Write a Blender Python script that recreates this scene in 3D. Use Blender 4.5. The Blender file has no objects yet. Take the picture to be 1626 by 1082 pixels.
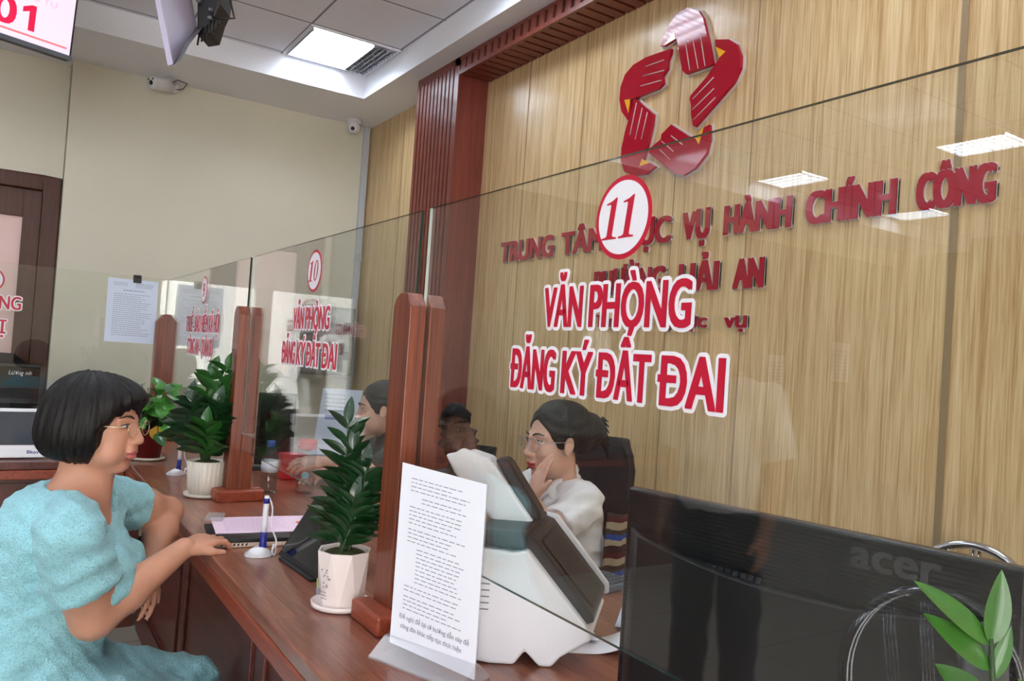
import bpy, bmesh, math, random
import numpy as np
from mathutils import Vector, Matrix
random.seed(7)
SC = bpy.context.scene
COL = SC.collection
PI = math.pi

# ------------------------------------------------------------------ camera
cd = bpy.data.cameras.new('camera'); cam = bpy.data.objects.new('camera', cd); COL.objects.link(cam)
cd.sensor_width = 36.0; cd.lens = 27.568; cd.clip_start = 0.02; cd.clip_end = 100
HC = 1.36
_x = Vector((0.836944, -0.543104, 0.067690)); _d = Vector((0.069588, -0.017145, -0.997424)); _f = Vector((0.542868, 0.839490, 0.023736))
cam.matrix_world = Matrix(((_x[0], -_d[0], -_f[0], 0), (_x[1], -_d[1], -_f[1], 0), (_x[2], -_d[2], -_f[2], HC), (0, 0, 0, 1)))
SC.camera = cam
# ------------------------------------------------------------------ world, light, exposure
SC.view_settings.view_transform = 'Standard'; SC.view_settings.look = 'None'; SC.view_settings.gamma = 1
SC.view_settings.use_curve_mapping = False
SC.view_settings.exposure = 1.1
w = bpy.data.worlds.new('daylight'); SC.world = w; w.use_nodes = True
w.node_tree.nodes['Background'].inputs[0].default_value = (1.0, 0.985, 0.96, 1)
w.node_tree.nodes['Background'].inputs[1].default_value = 5.5
LAMP = 11.0      # emission of the lit half of each ceiling light

# ------------------------------------------------------------------ materials
def newmat(name):
    m = bpy.data.materials.new(name); m.use_nodes = True
    nt = m.node_tree; return m, nt, nt.nodes['Principled BSDF']
def N(nt, t, **kw):
    n = nt.nodes.new(t)
    for k, v in kw.items(): setattr(n, k, v)
    return n
def srgb(r, g, b):
    f = lambda c: ((c/255+0.055)/1.055)**2.4 if c > 10 else c/255/12.92
    return (f(r), f(g), f(b), 1)
def mat(name, c, rough=0.5, metal=0.0, spec=0.5, coat=0.0, bump=0.0, bscale=200, var=0.0, vscale=8, emit=None, trans=0, alpha=1, sss=0):
    m, nt, p = newmat(name)
    c = srgb(*c)
    p.inputs['Base Color'].default_value = c; p.inputs['Roughness'].default_value = rough
    p.inputs['Metallic'].default_value = metal; p.inputs['Specular IOR Level'].default_value = spec
    p.inputs['Coat Weight'].default_value = coat; p.inputs['Coat Roughness'].default_value = 0.05
    p.inputs['Transmission Weight'].default_value = trans
    if sss:
        p.inputs['Subsurface Weight'].default_value = sss; p.inputs['Subsurface Radius'].default_value = (0.012, 0.005, 0.003)
        p.inputs['Subsurface Scale'].default_value = 0.5
    if emit:
        p.inputs['Emission Color'].default_value = c; p.inputs['Emission Strength'].default_value = emit
    tc = N(nt, 'ShaderNodeTexCoord')
    if var:
        n = N(nt, 'ShaderNodeTexNoise'); n.inputs['Scale'].default_value = vscale; n.inputs['Detail'].default_value = 4
        nt.links.new(tc.outputs['Object'], n.inputs['Vector'])
        hs = N(nt, 'ShaderNodeHueSaturation'); hs.inputs['Color'].default_value = c
        mr = N(nt, 'ShaderNodeMapRange'); mr.inputs['From Min'].default_value = 0.3; mr.inputs['From Max'].default_value = 0.7
        mr.inputs['To Min'].default_value = 1-var; mr.inputs['To Max'].default_value = 1+var
        nt.links.new(n.outputs['Fac'], mr.inputs['Value']); nt.links.new(mr.outputs['Result'], hs.inputs['Value'])
        nt.links.new(hs.outputs['Color'], p.inputs['Base Color'])
    if bump:
        n = N(nt, 'ShaderNodeTexNoise'); n.inputs['Scale'].default_value = bscale; n.inputs['Detail'].default_value = 3
        nt.links.new(tc.outputs['Object'], n.inputs['Vector'])
        b = N(nt, 'ShaderNodeBump'); b.inputs['Strength'].default_value = bump; b.inputs['Distance'].default_value = 0.002
        nt.links.new(n.outputs['Fac'], b.inputs['Height']); nt.links.new(b.outputs['Normal'], p.inputs['Normal'])
    return m
def ramp(nt, stops):
    r = N(nt, 'ShaderNodeValToRGB'); e = r.color_ramp.elements
    while len(e) < len(stops): e.new(0.5)
    for i, (pos, c) in enumerate(stops): e[i].position = pos; e[i].color = c
    return r
def woodgrain(name, stops, scale, rough=0.35, coat=0.0, bump=0.15, fine=6.0, planks=None):
    """streaky grain: noise stretched by 'scale' (per axis, object space)"""
    m, nt, p = newmat(name); tc = N(nt, 'ShaderNodeTexCoord')
    mp = N(nt, 'ShaderNodeMapping'); mp.inputs['Scale'].default_value = scale
    nt.links.new(tc.outputs['Object'], mp.inputs['Vector'])
    n = N(nt, 'ShaderNodeTexNoise'); n.inputs['Scale'].default_value = 1; n.inputs['Detail'].default_value = 5; n.inputs['Roughness'].default_value = 0.65
    n.inputs['Distortion'].default_value = 0.4
    mp2 = N(nt, 'ShaderNodeMapping'); mp2.inputs['Scale'].default_value = tuple(s*fine for s in scale)
    nt.links.new(tc.outputs['Object'], mp2.inputs['Vector'])
    n2 = N(nt, 'ShaderNodeTexNoise'); n2.inputs['Scale'].default_value = 1; n2.inputs['Detail'].default_value = 2
    nt.links.new(mp2.outputs['Vector'], n2.inputs['Vector'])
    mx = N(nt, 'ShaderNodeMath', operation='MULTIPLY_ADD'); mx.inputs[1].default_value = 0.45
    ad = N(nt, 'ShaderNodeMath', operation='MULTIPLY'); ad.inputs[1].default_value = 0.62
    nt.links.new(n.outputs['Fac'], ad.inputs[0]); nt.links.new(n2.outputs['Fac'], mx.inputs[0]); nt.links.new(ad.outputs[0], mx.inputs[2])
    r = ramp(nt, stops)
    nt.links.new(mx.outputs[0], r.inputs['Fac'])
    out = r.outputs['Color']
    if planks:
        mp3 = N(nt, 'ShaderNodeMapping'); mp3.inputs['Rotation'].default_value = planks.get('rot', (0, 0, 0)); mp3.inputs['Location'].default_value = planks.get('loc', (0, 0, 0))
        nt.links.new(tc.outputs['Object'], mp3.inputs['Vector'])
        br = N(nt, 'ShaderNodeTexBrick'); br.offset = 0.37; br.inputs['Scale'].default_value = 1
        br.inputs['Brick Width'].default_value = planks['len']; br.inputs['Row Height'].default_value = planks['wid']
        br.inputs['Mortar Size'].default_value = planks.get('gap', 0.0006); br.inputs['Mortar Smooth'].default_value = 0.2
        br.inputs['Color1'].default_value = (planks['lo'],)*3+(1,); br.inputs['Color2'].default_value = (planks['hi'],)*3+(1,); br.inputs['Mortar'].default_value = (0.35,)*3+(1,)
        nt.links.new(mp3.outputs['Vector'], br.inputs['Vector'])
        # each plank gets its own stretch of grain
        av = N(nt, 'ShaderNodeVectorMath', operation='MULTIPLY_ADD'); av.inputs[1].default_value = (37.0, 53.0, 11.0)
        nt.links.new(br.outputs['Color'], av.inputs[0]); nt.links.new(mp.outputs['Vector'], av.inputs[2])
        nt.links.new(av.outputs['Vector'], n.inputs['Vector'])
        mm = N(nt, 'ShaderNodeMix', data_type='RGBA', blend_type='MULTIPLY'); mm.inputs['Factor'].default_value = 1
        nt.links.new(out, mm.inputs['A']); nt.links.new(br.outputs['Color'], mm.inputs['B'])
        out = mm.outputs['Result']
    else:
        nt.links.new(mp.outputs['Vector'], n.inputs['Vector'])
    nt.links.new(out, p.inputs['Base Color'])
    p.inputs['Roughness'].default_value = rough; p.inputs['Coat Weight'].default_value = coat; p.inputs['Coat Roughness'].default_value = 0.08
    b = N(nt, 'ShaderNodeBump'); b.inputs['Strength'].default_value = bump; b.inputs['Distance'].default_value = 0.001
    nt.links.new(mx.outputs[0], b.inputs['Height']); nt.links.new(b.outputs['Normal'], p.inputs['Normal'])
    return m
def glassmat(name, tint=(0.95, 0.985, 0.97, 1), ior=1.5, boost=1.0):
    m = bpy.data.materials.new(name); m.use_nodes = True; nt = m.node_tree; nt.nodes.clear()
    o = N(nt, 'ShaderNodeOutputMaterial'); mix = N(nt, 'ShaderNodeMixShader'); t = N(nt, 'ShaderNodeBsdfTransparent'); g = N(nt, 'ShaderNodeBsdfGlossy')
    t.inputs['Color'].default_value = tint; g.inputs['Roughness'].default_value = 0.0
    g.inputs['Color'].default_value = (boost, boost, boost, 1)
    f = N(nt, 'ShaderNodeFresnel'); ge = N(nt, 'ShaderNodeNewGeometry'); mr = N(nt, 'ShaderNodeMapRange')   # thin sheet: same reflectance from both sides
    mr.inputs['To Min'].default_value = ior; mr.inputs['To Max'].default_value = 1/ior
    nt.links.new(ge.outputs['Backfacing'], mr.inputs['Value']); nt.links.new(mr.outputs['Result'], f.inputs['IOR'])
    nt.links.new(f.outputs[0], mix.inputs[0]); nt.links.new(t.outputs[0], mix.inputs[1]); nt.links.new(g.outputs[0], mix.inputs[2]); nt.links.new(mix.outputs[0], o.inputs[0])
    return m
def gridmat(name, c, line, size, ox, oy, lw, rough=0.8, plane='XY', var=0.0):
    """square tiles with joint lines, world space"""
    m, nt, p = newmat(name); tc = N(nt, 'ShaderNodeTexCoord'); sp = N(nt, 'ShaderNodeSeparateXYZ'); nt.links.new(tc.outputs['Object'], sp.inputs[0])
    res = []
    for ax, off in zip(plane, (ox, oy)):
        a = N(nt, 'ShaderNodeMath', operation='SUBTRACT'); a.inputs[1].default_value = off-lw/2-60*size; nt.links.new(sp.outputs[ax], a.inputs[0])
        mo = N(nt, 'ShaderNodeMath', operation='MODULO'); mo.inputs[1].default_value = size; nt.links.new(a.outputs[0], mo.inputs[0])
        lt = N(nt, 'ShaderNodeMath', operation='LESS_THAN'); lt.inputs[1].default_value = lw; nt.links.new(mo.outputs[0], lt.inputs[0]); res.append(lt)
    mx = N(nt, 'ShaderNodeMath', operation='MAXIMUM'); nt.links.new(res[0].outputs[0], mx.inputs[0]); nt.links.new(res[1].outputs[0], mx.inputs[1])
    mi = N(nt, 'ShaderNodeMix', data_type='RGBA'); mi.inputs['A'].default_value = srgb(*c); mi.inputs['B'].default_value = srgb(*line)
    nt.links.new(mx.outputs[0], mi.inputs['Factor']); nt.links.new(mi.outputs['Result'], p.inputs['Base Color']); p.inputs['Roughness'].default_value = rough
    return m

L = lambda r, g, b: srgb(r, g, b)
M = {}
M['oak'] = woodgrain('oak_laminate', [(0.3, L(150, 114, 72)), (0.44, L(190, 155, 107)), (0.56, L(213, 183, 136)), (0.72, L(231, 205, 163))], (34, 34, 0.9), rough=0.32, coat=0.15, bump=0.05)
M['mahog'] = woodgrain('mahogany', [(0.32, L(52, 20, 12)), (0.47, L(102, 44, 26)), (0.6, L(130, 63, 37)), (0.75, L(154, 84, 52))], (70, 70, 1.3), rough=0.42, coat=0.08, bump=0.1)
M['mahog_h'] = woodgrain('mahogany_horizontal', [(0.3, L(96, 34, 20)), (0.5, L(134, 56, 33)), (0.7, L(160, 78, 50))], (60, 2.0, 60), rough=0.4, coat=0.1, bump=0.1)
M['flute'] = woodgrain('dark_red_wood', [(0.3, L(86, 34, 28)), (0.5, L(116, 52, 42)), (0.7, L(136, 66, 54))], (50, 50, 1.5), rough=0.4, coat=0.15, bump=0.05)
M['groove'] = mat('groove_wood', (58, 20, 18), 0.6)
M['counter'] = woodgrain('counter_planks', [(0.3, L(96, 50, 38)), (0.5, L(136, 78, 60)), (0.72, L(168, 108, 84))], (26, 1.6, 26), rough=0.28, coat=0.25, bump=0.06,
                         planks=dict(len=0.9, wid=0.105, lo=0.72, hi=1.0, rot=(0, 0, PI/2), loc=(0.21, 0.02, 0)))
M['panelwood'] = woodgrain('counter_front_wood', [(0.3, L(56, 22, 17)), (0.5, L(82, 35, 27)), (0.72, L(104, 50, 38))], (14, 1.2, 14), rough=0.4, coat=0.1, bump=0.05)
M['doorwood'] = woodgrain('door_wood', [(0.3, L(48, 20, 13)), (0.5, L(72, 32, 20)), (0.72, L(96, 46, 29))], (40, 40, 1.5), rough=0.4, coat=0.1)
M['cream'] = mat('cream_paint', (222, 217, 200), 0.75, spec=0.3, var=0.02, vscale=1.5)
M['white'] = mat('white_paint', (238, 239, 246), 0.7, spec=0.3)
M['tile'] = gridmat('ceiling_tiles', (236, 236, 246), (140, 140, 148), 0.6, 1.455, 4.756, 0.014)
M['hallwood'] = woodgrain('hall_panelling', [(0.3, L(70, 54, 42)), (0.5, L(96, 76, 60)), (0.7, L(116, 94, 76))], (20, 20, 1.2), rough=0.5)
M['floor'] = gridmat('floor_tiles', (160, 153, 141), (104, 100, 92), 0.6, 0.1, 0.2, 0.006, rough=0.2)
M['grey'] = mat('grey_metal', (120, 122, 118), 0.5)
M['greypanel'] = gridmat('grey_folding_panel', (170, 170, 165), (90, 90, 88), 0.28, 0.05, 0, 0.02, plane='XX')
M['glass'] = glassmat('clear_glass', (0.975, 0.99, 0.98, 1), ior=1.56)
M['edge'] = mat('green_glass_edge', (28, 52, 48), 0.15)
M['edgelight'] = mat('pale_glass_edge', (196, 206, 200), 0.2)
M['acry'] = glassmat('clear_acrylic', (0.92, 0.92, 0.94, 1), 1.45)
next(n for n in M['acry'].node_tree.nodes if n.type == 'BSDF_GLOSSY').inputs['Roughness'].default_value = 0.22
_nt = M['acry'].node_tree; _o = next(n for n in _nt.nodes if n.type == 'OUTPUT_MATERIAL'); _mx = N(_nt, 'ShaderNodeMixShader'); _df = N(_nt, 'ShaderNodeBsdfDiffuse')
_df.inputs['Color'].default_value = (0.8, 0.8, 0.84, 1); _mx.inputs[0].default_value = 0.16        # slightly milky: pale diffuse mixed in so the clear plastic shows
_nt.links.new(_o.inputs[0].links[0].from_socket, _mx.inputs[1]); _nt.links.new(_df.outputs[0], _mx.inputs[2]); _nt.links.new(_mx.outputs[0], _o.inputs[0])
M['red'] = mat('red_acrylic', (172, 16, 40), 0.06, spec=0.42)
M['redletter'] = mat('red_letter_acrylic', (168, 20, 44), 0.12, coat=0.4)
M['redvinyl'] = mat('red_vinyl', (200, 14, 52), 0.4)
M['whitevinyl'] = mat('white_vinyl', (246, 244, 250), 0.45)
M['yellow'] = mat('yellow_acrylic', (246, 186, 40), 0.1, coat=0.5)
M['ivory'] = mat('ivory_rim', (206, 196, 190), 0.35)
M['black'] = mat('black_plastic', (16, 16, 19), 0.42)
M['blackgloss'] = mat('black_glass', (10, 13, 17), 0.05, coat=0.5)
M['blackfab'] = mat('black_fabric', (18, 17, 20), 0.85, bump=0.4, bscale=400)
M['chrome'] = mat('chrome', (205, 208, 212), 0.12, metal=1)
M['steel'] = mat('brushed_steel', (190, 192, 196), 0.28, metal=1)
M['wplastic'] = mat('white_plastic', (226, 226, 232), 0.35)
M['gplastic'] = mat('grey_plastic', (98, 98, 104), 0.4)
M['dplastic'] = mat('dark_grey_plastic', (36, 36, 39), 0.45, spec=0.3)
M['navy'] = mat('navy_plastic', (24, 34, 130), 0.35)
M['paper'] = mat('white_paper', (236, 238, 246), 0.8)
M['bluepaper'] = mat('cool_white_paper', (214, 226, 246), 0.8)
M['pinkpaper'] = mat('pink_paper', (244, 218, 236), 0.8)
M['ink'] = mat('grey_ink', (136, 136, 150), 0.8)
M['inkpale'] = mat('pale_ink', (150, 156, 172), 0.8)
M['ceramic'] = mat('white_ceramic', (240, 226, 222), 0.25, coat=0.3)
M['ceramicw'] = mat('ivory_ceramic', (224, 216, 202), 0.3, coat=0.2)
M['soil'] = mat('mossy_soil', (58, 62, 30), 0.95, bump=1, bscale=120, var=0.4, vscale=60)
M['leaf'] = mat('dark_leaf', (24, 58, 30), 0.28, coat=0.3, var=0.25, vscale=30)
M['leafmid'] = mat('mid_leaf', (40, 92, 34), 0.32, coat=0.2, var=0.25, vscale=30)
M['leafbright'] = mat('bright_leaf', (56, 104, 36), 0.35, coat=0.15, var=0.2, vscale=25)
M['leafpothos'] = mat('pothos_leaf', (62, 128, 42), 0.35, coat=0.2, var=0.3, vscale=22)
M['leafyellow'] = mat('yellow_leaf', (226, 176, 50), 0.4)
M['stem'] = mat('green_stem', (46, 70, 34), 0.5)
M['redpot'] = mat('red_pot', (120, 26, 28), 0.4)
M['orange'] = mat('orange_print', (232, 110, 60), 0.7)
M['lamp'] = mat('lamp_diffuser', (236, 246, 255), 0.5, emit=LAMP)
M['tvscreen'] = mat('lit_screen', (232, 214, 240), 0.3, emit=0.28)
M['tvred'] = mat('screen_red', (206, 22, 66), 0.3, emit=0.35)
M['tvpink'] = mat('screen_pink', (232, 176, 198), 0.3, emit=0.33)
M['tvline'] = mat('screen_line', (240, 112, 110), 0.3, emit=0.35)
M['lavender'] = mat('silver_lavender_plastic', (196, 190, 216), 0.3, coat=0.2)
M['pinkglass'] = mat('pink_door_panel', (236, 200, 194), 0.3)
M['bluecap'] = mat('blue_cap', (60, 96, 190), 0.4)
M['redcap'] = mat('red_cap', (206, 40, 48), 0.4)
M['water'] = glassmat('clear_bottle', (0.86, 0.9, 0.92, 1), 1.45)

# ------------------------------------------------------------------ mesh helpers
class MB:
    def __init__(s): s.v = []; s.f = []; s.fm = []; s.sm = []
    def add(s, vs, fs, mi=0, smooth=False):
        o = len(s.v); s.v += [tuple(v) for v in vs]; s.f += [tuple(i+o for i in f) for f in fs]; s.fm += [mi]*len(fs); s.sm += [smooth]*len(fs)
        return s
    def box(s, a, b, mi=0):
        x0, y0, z0 = [min(p, q) for p, q in zip(a, b)]; x1, y1, z1 = [max(p, q) for p, q in zip(a, b)]
        return s.add([(x0, y0, z0), (x1, y0, z0), (x1, y1, z0), (x0, y1, z0), (x0, y0, z1), (x1, y0, z1), (x1, y1, z1), (x0, y1, z1)],
                     [(3, 2, 1, 0), (4, 5, 6, 7), (0, 1, 5, 4), (1, 2, 6, 5), (2, 3, 7, 6), (3, 0, 4, 7)], mi)
    def obox(s, o, u, v, n, du, dv, dn, mi=0):
        """box from corner o along unit vectors u, v, n"""
        o, u, v, n = Vector(o), Vector(u)*du, Vector(v)*dv, Vector(n)*dn
        return s.add([o, o+u, o+u+v, o+v, o+n, o+u+n, o+u+v+n, o+v+n], [(3, 2, 1, 0), (4, 5, 6, 7), (0, 1, 5, 4), (1, 2, 6, 5), (2, 3, 7, 6), (3, 0, 4, 7)], mi)
    def prism(s, pts, d, mi=0, side=None):
        """closed polygon (3D points) swept by vector d"""
        n = len(pts); a = [Vector(p) for p in pts]; d = Vector(d)
        s.add(a+[p+d for p in a], [tuple(range(n-1, -1, -1)), tuple(range(n, 2*n))], mi)
        return s.add(a+[p+d for p in a], [(i, (i+1) % n, n+(i+1) % n, n+i) for i in range(n)], mi if side is None else side)
    def lathe(s, c, prof, n=32, mi=0, smooth=True, axis=(0, 0, 1), flute=0, fl=0.0, facet=False):
        ax = Vector(axis).normalized(); t = Vector((1, 0, 0)) if abs(ax.x) < 0.9 else Vector((0, 1, 0))
        u = (t-ax*t.dot(ax)).normalized(); w_ = ax.cross(u); c = Vector(c); vs = []
        for r, h in prof:
            for i in range(n):
                a = 2*PI*i/n; rr = r*(1+fl*math.cos(flute*a)) if flute else r
                vs.append(c+ax*h+u*rr*math.cos(a)+w_*rr*math.sin(a))
        fs = [(j*n+i, j*n+(i+1) % n, (j+1)*n+(i+1) % n, (j+1)*n+i) for j in range(len(prof)-1) for i in range(n)]
        s.add(vs, fs, mi, smooth)
        if prof[0][0] > 1e-6: s.add(vs[:n], [tuple(range(n-1, -1, -1))], mi)
        if prof[-1][0] > 1e-6: s.add(vs[-n:], [tuple(range(n))], mi)
        return s
    def tube(s, pts, r, n=10, mi=0, closed=False):
        P = [Vector(p) for p in pts]; k = len(P); rs = r if isinstance(r, (list, tuple)) else [r]*k
        vs = []; up = None
        for i in range(k):
            a = P[(i-1) % k] if (closed or i > 0) else P[i]; b = P[(i+1) % k] if (closed or i < k-1) else P[i]
            t = (b-a).normalized()
            if up is None: up = Vector((0, 0, 1)) if abs(t.z) < 0.9 else Vector((1, 0, 0))
            u = (up-t*up.dot(t))
            u = u.normalized() if u.length > 1e-6 else t.orthogonal().normalized()
            up = u; w_ = t.cross(u)
            for j in range(n):
                an = 2*PI*j/n; vs.append(P[i]+(u*math.cos(an)+w_*math.sin(an))*rs[i])
        fs = [(i*n+j, i*n+(j+1) % n, ((i+1) % k)*n+(j+1) % n, ((i+1) % k)*n+j) for i in range(k if closed else k-1) for j in range(n)]
        s.add(vs, fs, mi, True)
        if not closed:
            s.add(vs[:n], [tuple(range(n-1, -1, -1))], mi); s.add(vs[-n:], [tuple(range(n))], mi)
        return s
    def ell(s, c, r, mi=0, nu=20, nv=12, M3=None):
        vs = []; c = Vector(c)
        for j in range(nv+1):
            ph = PI*j/nv
            for i in range(nu):
                th = 2*PI*i/nu; p = Vector((r[0]*math.sin(ph)*math.cos(th), r[1]*math.sin(ph)*math.sin(th), r[2]*math.cos(ph)))
                vs.append(c+(M3 @ p if M3 else p))
        fs = [(j*nu+i, (j+1)*nu+i, (j+1)*nu+(i+1) % nu, j*nu+(i+1) % nu) for j in range(nv) for i in range(nu)]
        return s.add(vs, fs, mi, True)
    def build(s, name, mats, parent=None, bevel=0, seg=2, smooth=None, wn=False):
        me = bpy.data.meshes.new(name)
        off = Vector(parent_loc(parent)) if parent is not None else Vector((0, 0, 0))
        me.from_pydata([tuple(Vector(v)-off) for v in s.v], [], s.f)
        for m in (mats if isinstance(mats, (list, tuple)) else [mats]): me.materials.append(m)
        for p, mi, sm in zip(me.polygons, s.fm, s.sm): p.material_index = mi; p.use_smooth = sm if smooth is None else smooth
        bm = bmesh.new(); bm.from_mesh(me)
        bmesh.ops.remove_doubles(bm, verts=bm.verts, dist=1e-6)
        bmesh.ops.recalc_face_normals(bm, faces=bm.faces)
        if bevel:
            es = [e for e in bm.edges if len(e.link_faces) == 2 and e.calc_face_angle(0) > 0.6]
            bmesh.ops.bevel(bm, geom=es, offset=bevel, segments=seg, affect='EDGES', profile=0.5, clamp_overlap=True)
        bm.to_mesh(me); bm.free()
        o = bpy.data.objects.new(name, me); COL.objects.link(o)
        if parent is not None: o.parent = parent
        return o
def parent_loc(p):
    l = Vector((0, 0, 0))
    while p is not None: l += p.location; p = p.parent
    return l
def setp(o, label=None, cat=None, group=None, kind=None):
    if label: o['label'] = label
    if cat: o['category'] = cat
    if group: o['group'] = group
    if kind: o['kind'] = kind
    return o
def thing(name, label, cat, loc, group=None):
    o = bpy.data.objects.new(name, None); COL.objects.link(o); o.location = loc; o.empty_display_size = 0.1
    return setp(o, label, cat, group)
def struct(o, label=None): return setp(o, label, kind='structure')
def smoothpoly(pts, it=1):
    for _ in range(it):
        q = []
        for i in range(len(pts)):
            a, b = pts[i], pts[(i+1) % len(pts)]
            q += [tuple(0.75*x+0.25*y for x, y in zip(a, b)), tuple(0.25*x+0.75*y for x, y in zip(a, b))]
        pts = q
    return pts

# ------------------------------------------------------------------ lettering
def raw_text(s, offset=0.0, extrude=0.0, shear=0.0):
    c = bpy.data.curves.new('t', 'FONT'); c.body = s; c.size = 1; c.offset = offset; c.extrude = extrude; c.shear = shear; c.resolution_u = 4
    o = bpy.data.objects.new('t', c); COL.objects.link(o)
    bpy.context.view_layer.update()
    dg = bpy.context.evaluated_depsgraph_get()
    me = bpy.data.meshes.new_from_object(o.evaluated_get(dg))
    vs = [tuple(v.co) for v in me.vertices]; fs = [tuple(p.vertices) for p in me.polygons]
    bpy.data.objects.remove(o); bpy.data.curves.remove(c); bpy.data.meshes.remove(me)
    return vs, fs
_caps = None
def text(mb, s, o, u, v, n, width, cap, bold=0.0, depth=0.001, mi=0, base=None, shear=0.0, xh=False, ring=0.0):
    """lay lettering with its left baseline end at o, width along u, capital height along v, standing depth along n.
    base: (xmin, xscale, yscale) of an earlier call to line a backing up with it"""
    global _caps
    if _caps is None:
        hv, _ = raw_text('H'); _caps = max(q[1] for q in hv)-min(q[1] for q in hv)
    vs, fs = raw_text(s.replace('Đ', 'D'), 0.0, 0.5, shear)
    dl = raw_text('D')[0]; wD = max(q[0] for q in dl)-min(q[0] for q in dl)
    for i, ch in enumerate(s):           # the crossbar of each barred D
        if ch == 'Đ':
            xa = max(q[0] for q in raw_text(s[:i+1].replace('Đ', 'D'))[0])-wD-0.07; xb = xa+0.07+wD*0.56; k = len(vs)
            vs = vs+[(x, y, z) for z in (-0.5, 0.503) for x, y in ((xa, 0.325), (xb, 0.325), (xb, 0.412), (xa, 0.412))]
            fs = fs+[tuple(k+j for j in f_) for f_ in ((3, 2, 1, 0), (4, 5, 6, 7), (0, 1, 5, 4), (1, 2, 6, 5), (2, 3, 7, 6), (3, 0, 4, 7))]
    if base is None:
        x0 = min(q[0] for q in vs); x1 = max(q[0] for q in vs); sy = cap/(_caps*(0.74 if xh else 1))
        base = (x0, width/(x1-x0), sy)
    o, u, v, n = Vector(o), Vector(u), Vector(v), Vector(n)
    # heavy strokes come from laying the outline several times side by side; a backing from a ring of shifted outlines
    sh = [(0.0, 0.0)]
    if bold: bx, by = bold*base[2], bold*0.45*base[2]; sh = [(-bx, -by), (bx, -by), (bx, by), (-bx, by), (0, 0)]
    if ring: sh = sh+[(sx_+rr*ring*math.cos(a*PI/6), sy_+rr*ring*math.sin(a*PI/6)) for sx_, sy_ in sh[:4 if bold else 1] for rr in (1.0, 0.5) for a in range(12)]
    for i, (dx, dy) in enumerate(sh):
        mb.add([o+u*((q[0]-base[0])*base[1]+dx)+v*(q[1]*base[2]+dy)+n*((q[2]+0.5)*(depth+i*2e-6)) for q in vs], fs, mi)
    return base
# ================================================================== THE SETTING
XW = 2.41; YE = 6.08; ZS = 3.172; ZT = 3.34
struct(MB().box((-9.2, -5.2, -0.1), (2.6, 6.3, 0)).build('floor', M['floor']))
struct(MB().box((-9.2, -5.2, ZT), (2.6, 6.8, ZT+0.1)).build('ceiling', M['tile']))
# dropped border of the ceiling along the end wall and the wood wall
c = MB(); c.box((-9.0, 5.392, ZS), (2.5, 6.9, ZT-0.001)); c.box((2.068, -5.0, ZS), (2.5, 5.3925, ZT-0.001))
struct(c.build('ceiling_border', M['white']))
# cream end wall: right part stands at YE, the part with the door is set back a little
wl = MB(); wl.box((0.266, YE, 0), (2.5, YE+0.9, ZS))
struct(wl.build('wall_end', M['cream']))
YD = 6.20
wl = MB(); wl.box((0.262, YD, 0), (0.2665, YD+0.2, ZS)); wl.box((-0.62, YD, 2.38), (0.266, YD+0.15, ZS)); wl.box((-9.0, YD, 0), (-0.62, YD+0.15, ZS))
struct(wl.build('wall_back', M['cream']))
struct(MB().box((XW, -5.2, 0), (XW+0.12, 6.2, ZS+0.02)).build('wall_right', M['oak']))
jt = MB()
for yy, wd in ((1.285, 0.022), (2.09, 0.003), (2.505, 0.003), (3.2, 0.003), (3.72, 0.003), (0.1, 0.003), (5.4, 0.003)):
    jt.box((XW-0.003, yy-wd/2, 0), (XW+0.01, yy+wd/2, 3.06))
struct(jt.build('trim_1', mat('joint_strip', (150, 128, 96), 0.4)))
# far side of the hall with windows, and the street side
wf = MB(); wf.box((-9.2, -5.2, 0), (-9.0, 6.3, 0.9)); wf.box((-9.2, -5.2, 2.4), (-9.0, 6.3, ZT))
for a, b in ((-5.2, -4.0), (-2.2, 6.3)): wf.box((-9.2, a, 0.9), (-9.0, b, 2.4))
struct(wf.build('wall_left', M['hallwood']))
for i, (a, b) in enumerate(((-4.0, -2.2),)):
    wm = MB(); wm.box((-9.16, a, 0.9), (-9.04, a+0.06, 2.4)); wm.box((-9.16, b-0.06, 0.9), (-9.04, b, 2.4)); wm.box((-9.16, a+0.06, 0.9), (-9.04, b-0.06, 0.96)); wm.box((-9.16, a+0.06, 2.34), (-9.04, b-0.06, 2.4))
    wm.box((-9.14, (a+b)/2-0.03, 0.96), (-9.06, (a+b)/2+0.03, 2.34))
    wo = struct(wm.build('window_%d' % (i+1), M['white']))
    MB().box((-9.105, a+0.05, 0.95), (-9.095, b-0.05, 2.35)).build('pane', M['glass'], wo)
wf = MB(); wf.box((-9.0, -5.2, 2.7), (2.45, -5.05, ZT))
for x in (-4.5, -2.6): wf.box((x, -5.2, 0), (x+0.3, -5.05, 2.7))
wf.box((-9.0, -5.2, 0), (-4.2, -5.05, 2.7))
wf.box((-0.7, -5.2, 0), (2.45, -5.05, 2.7))
struct(wf.build('wall_front', M['cream']))

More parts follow.
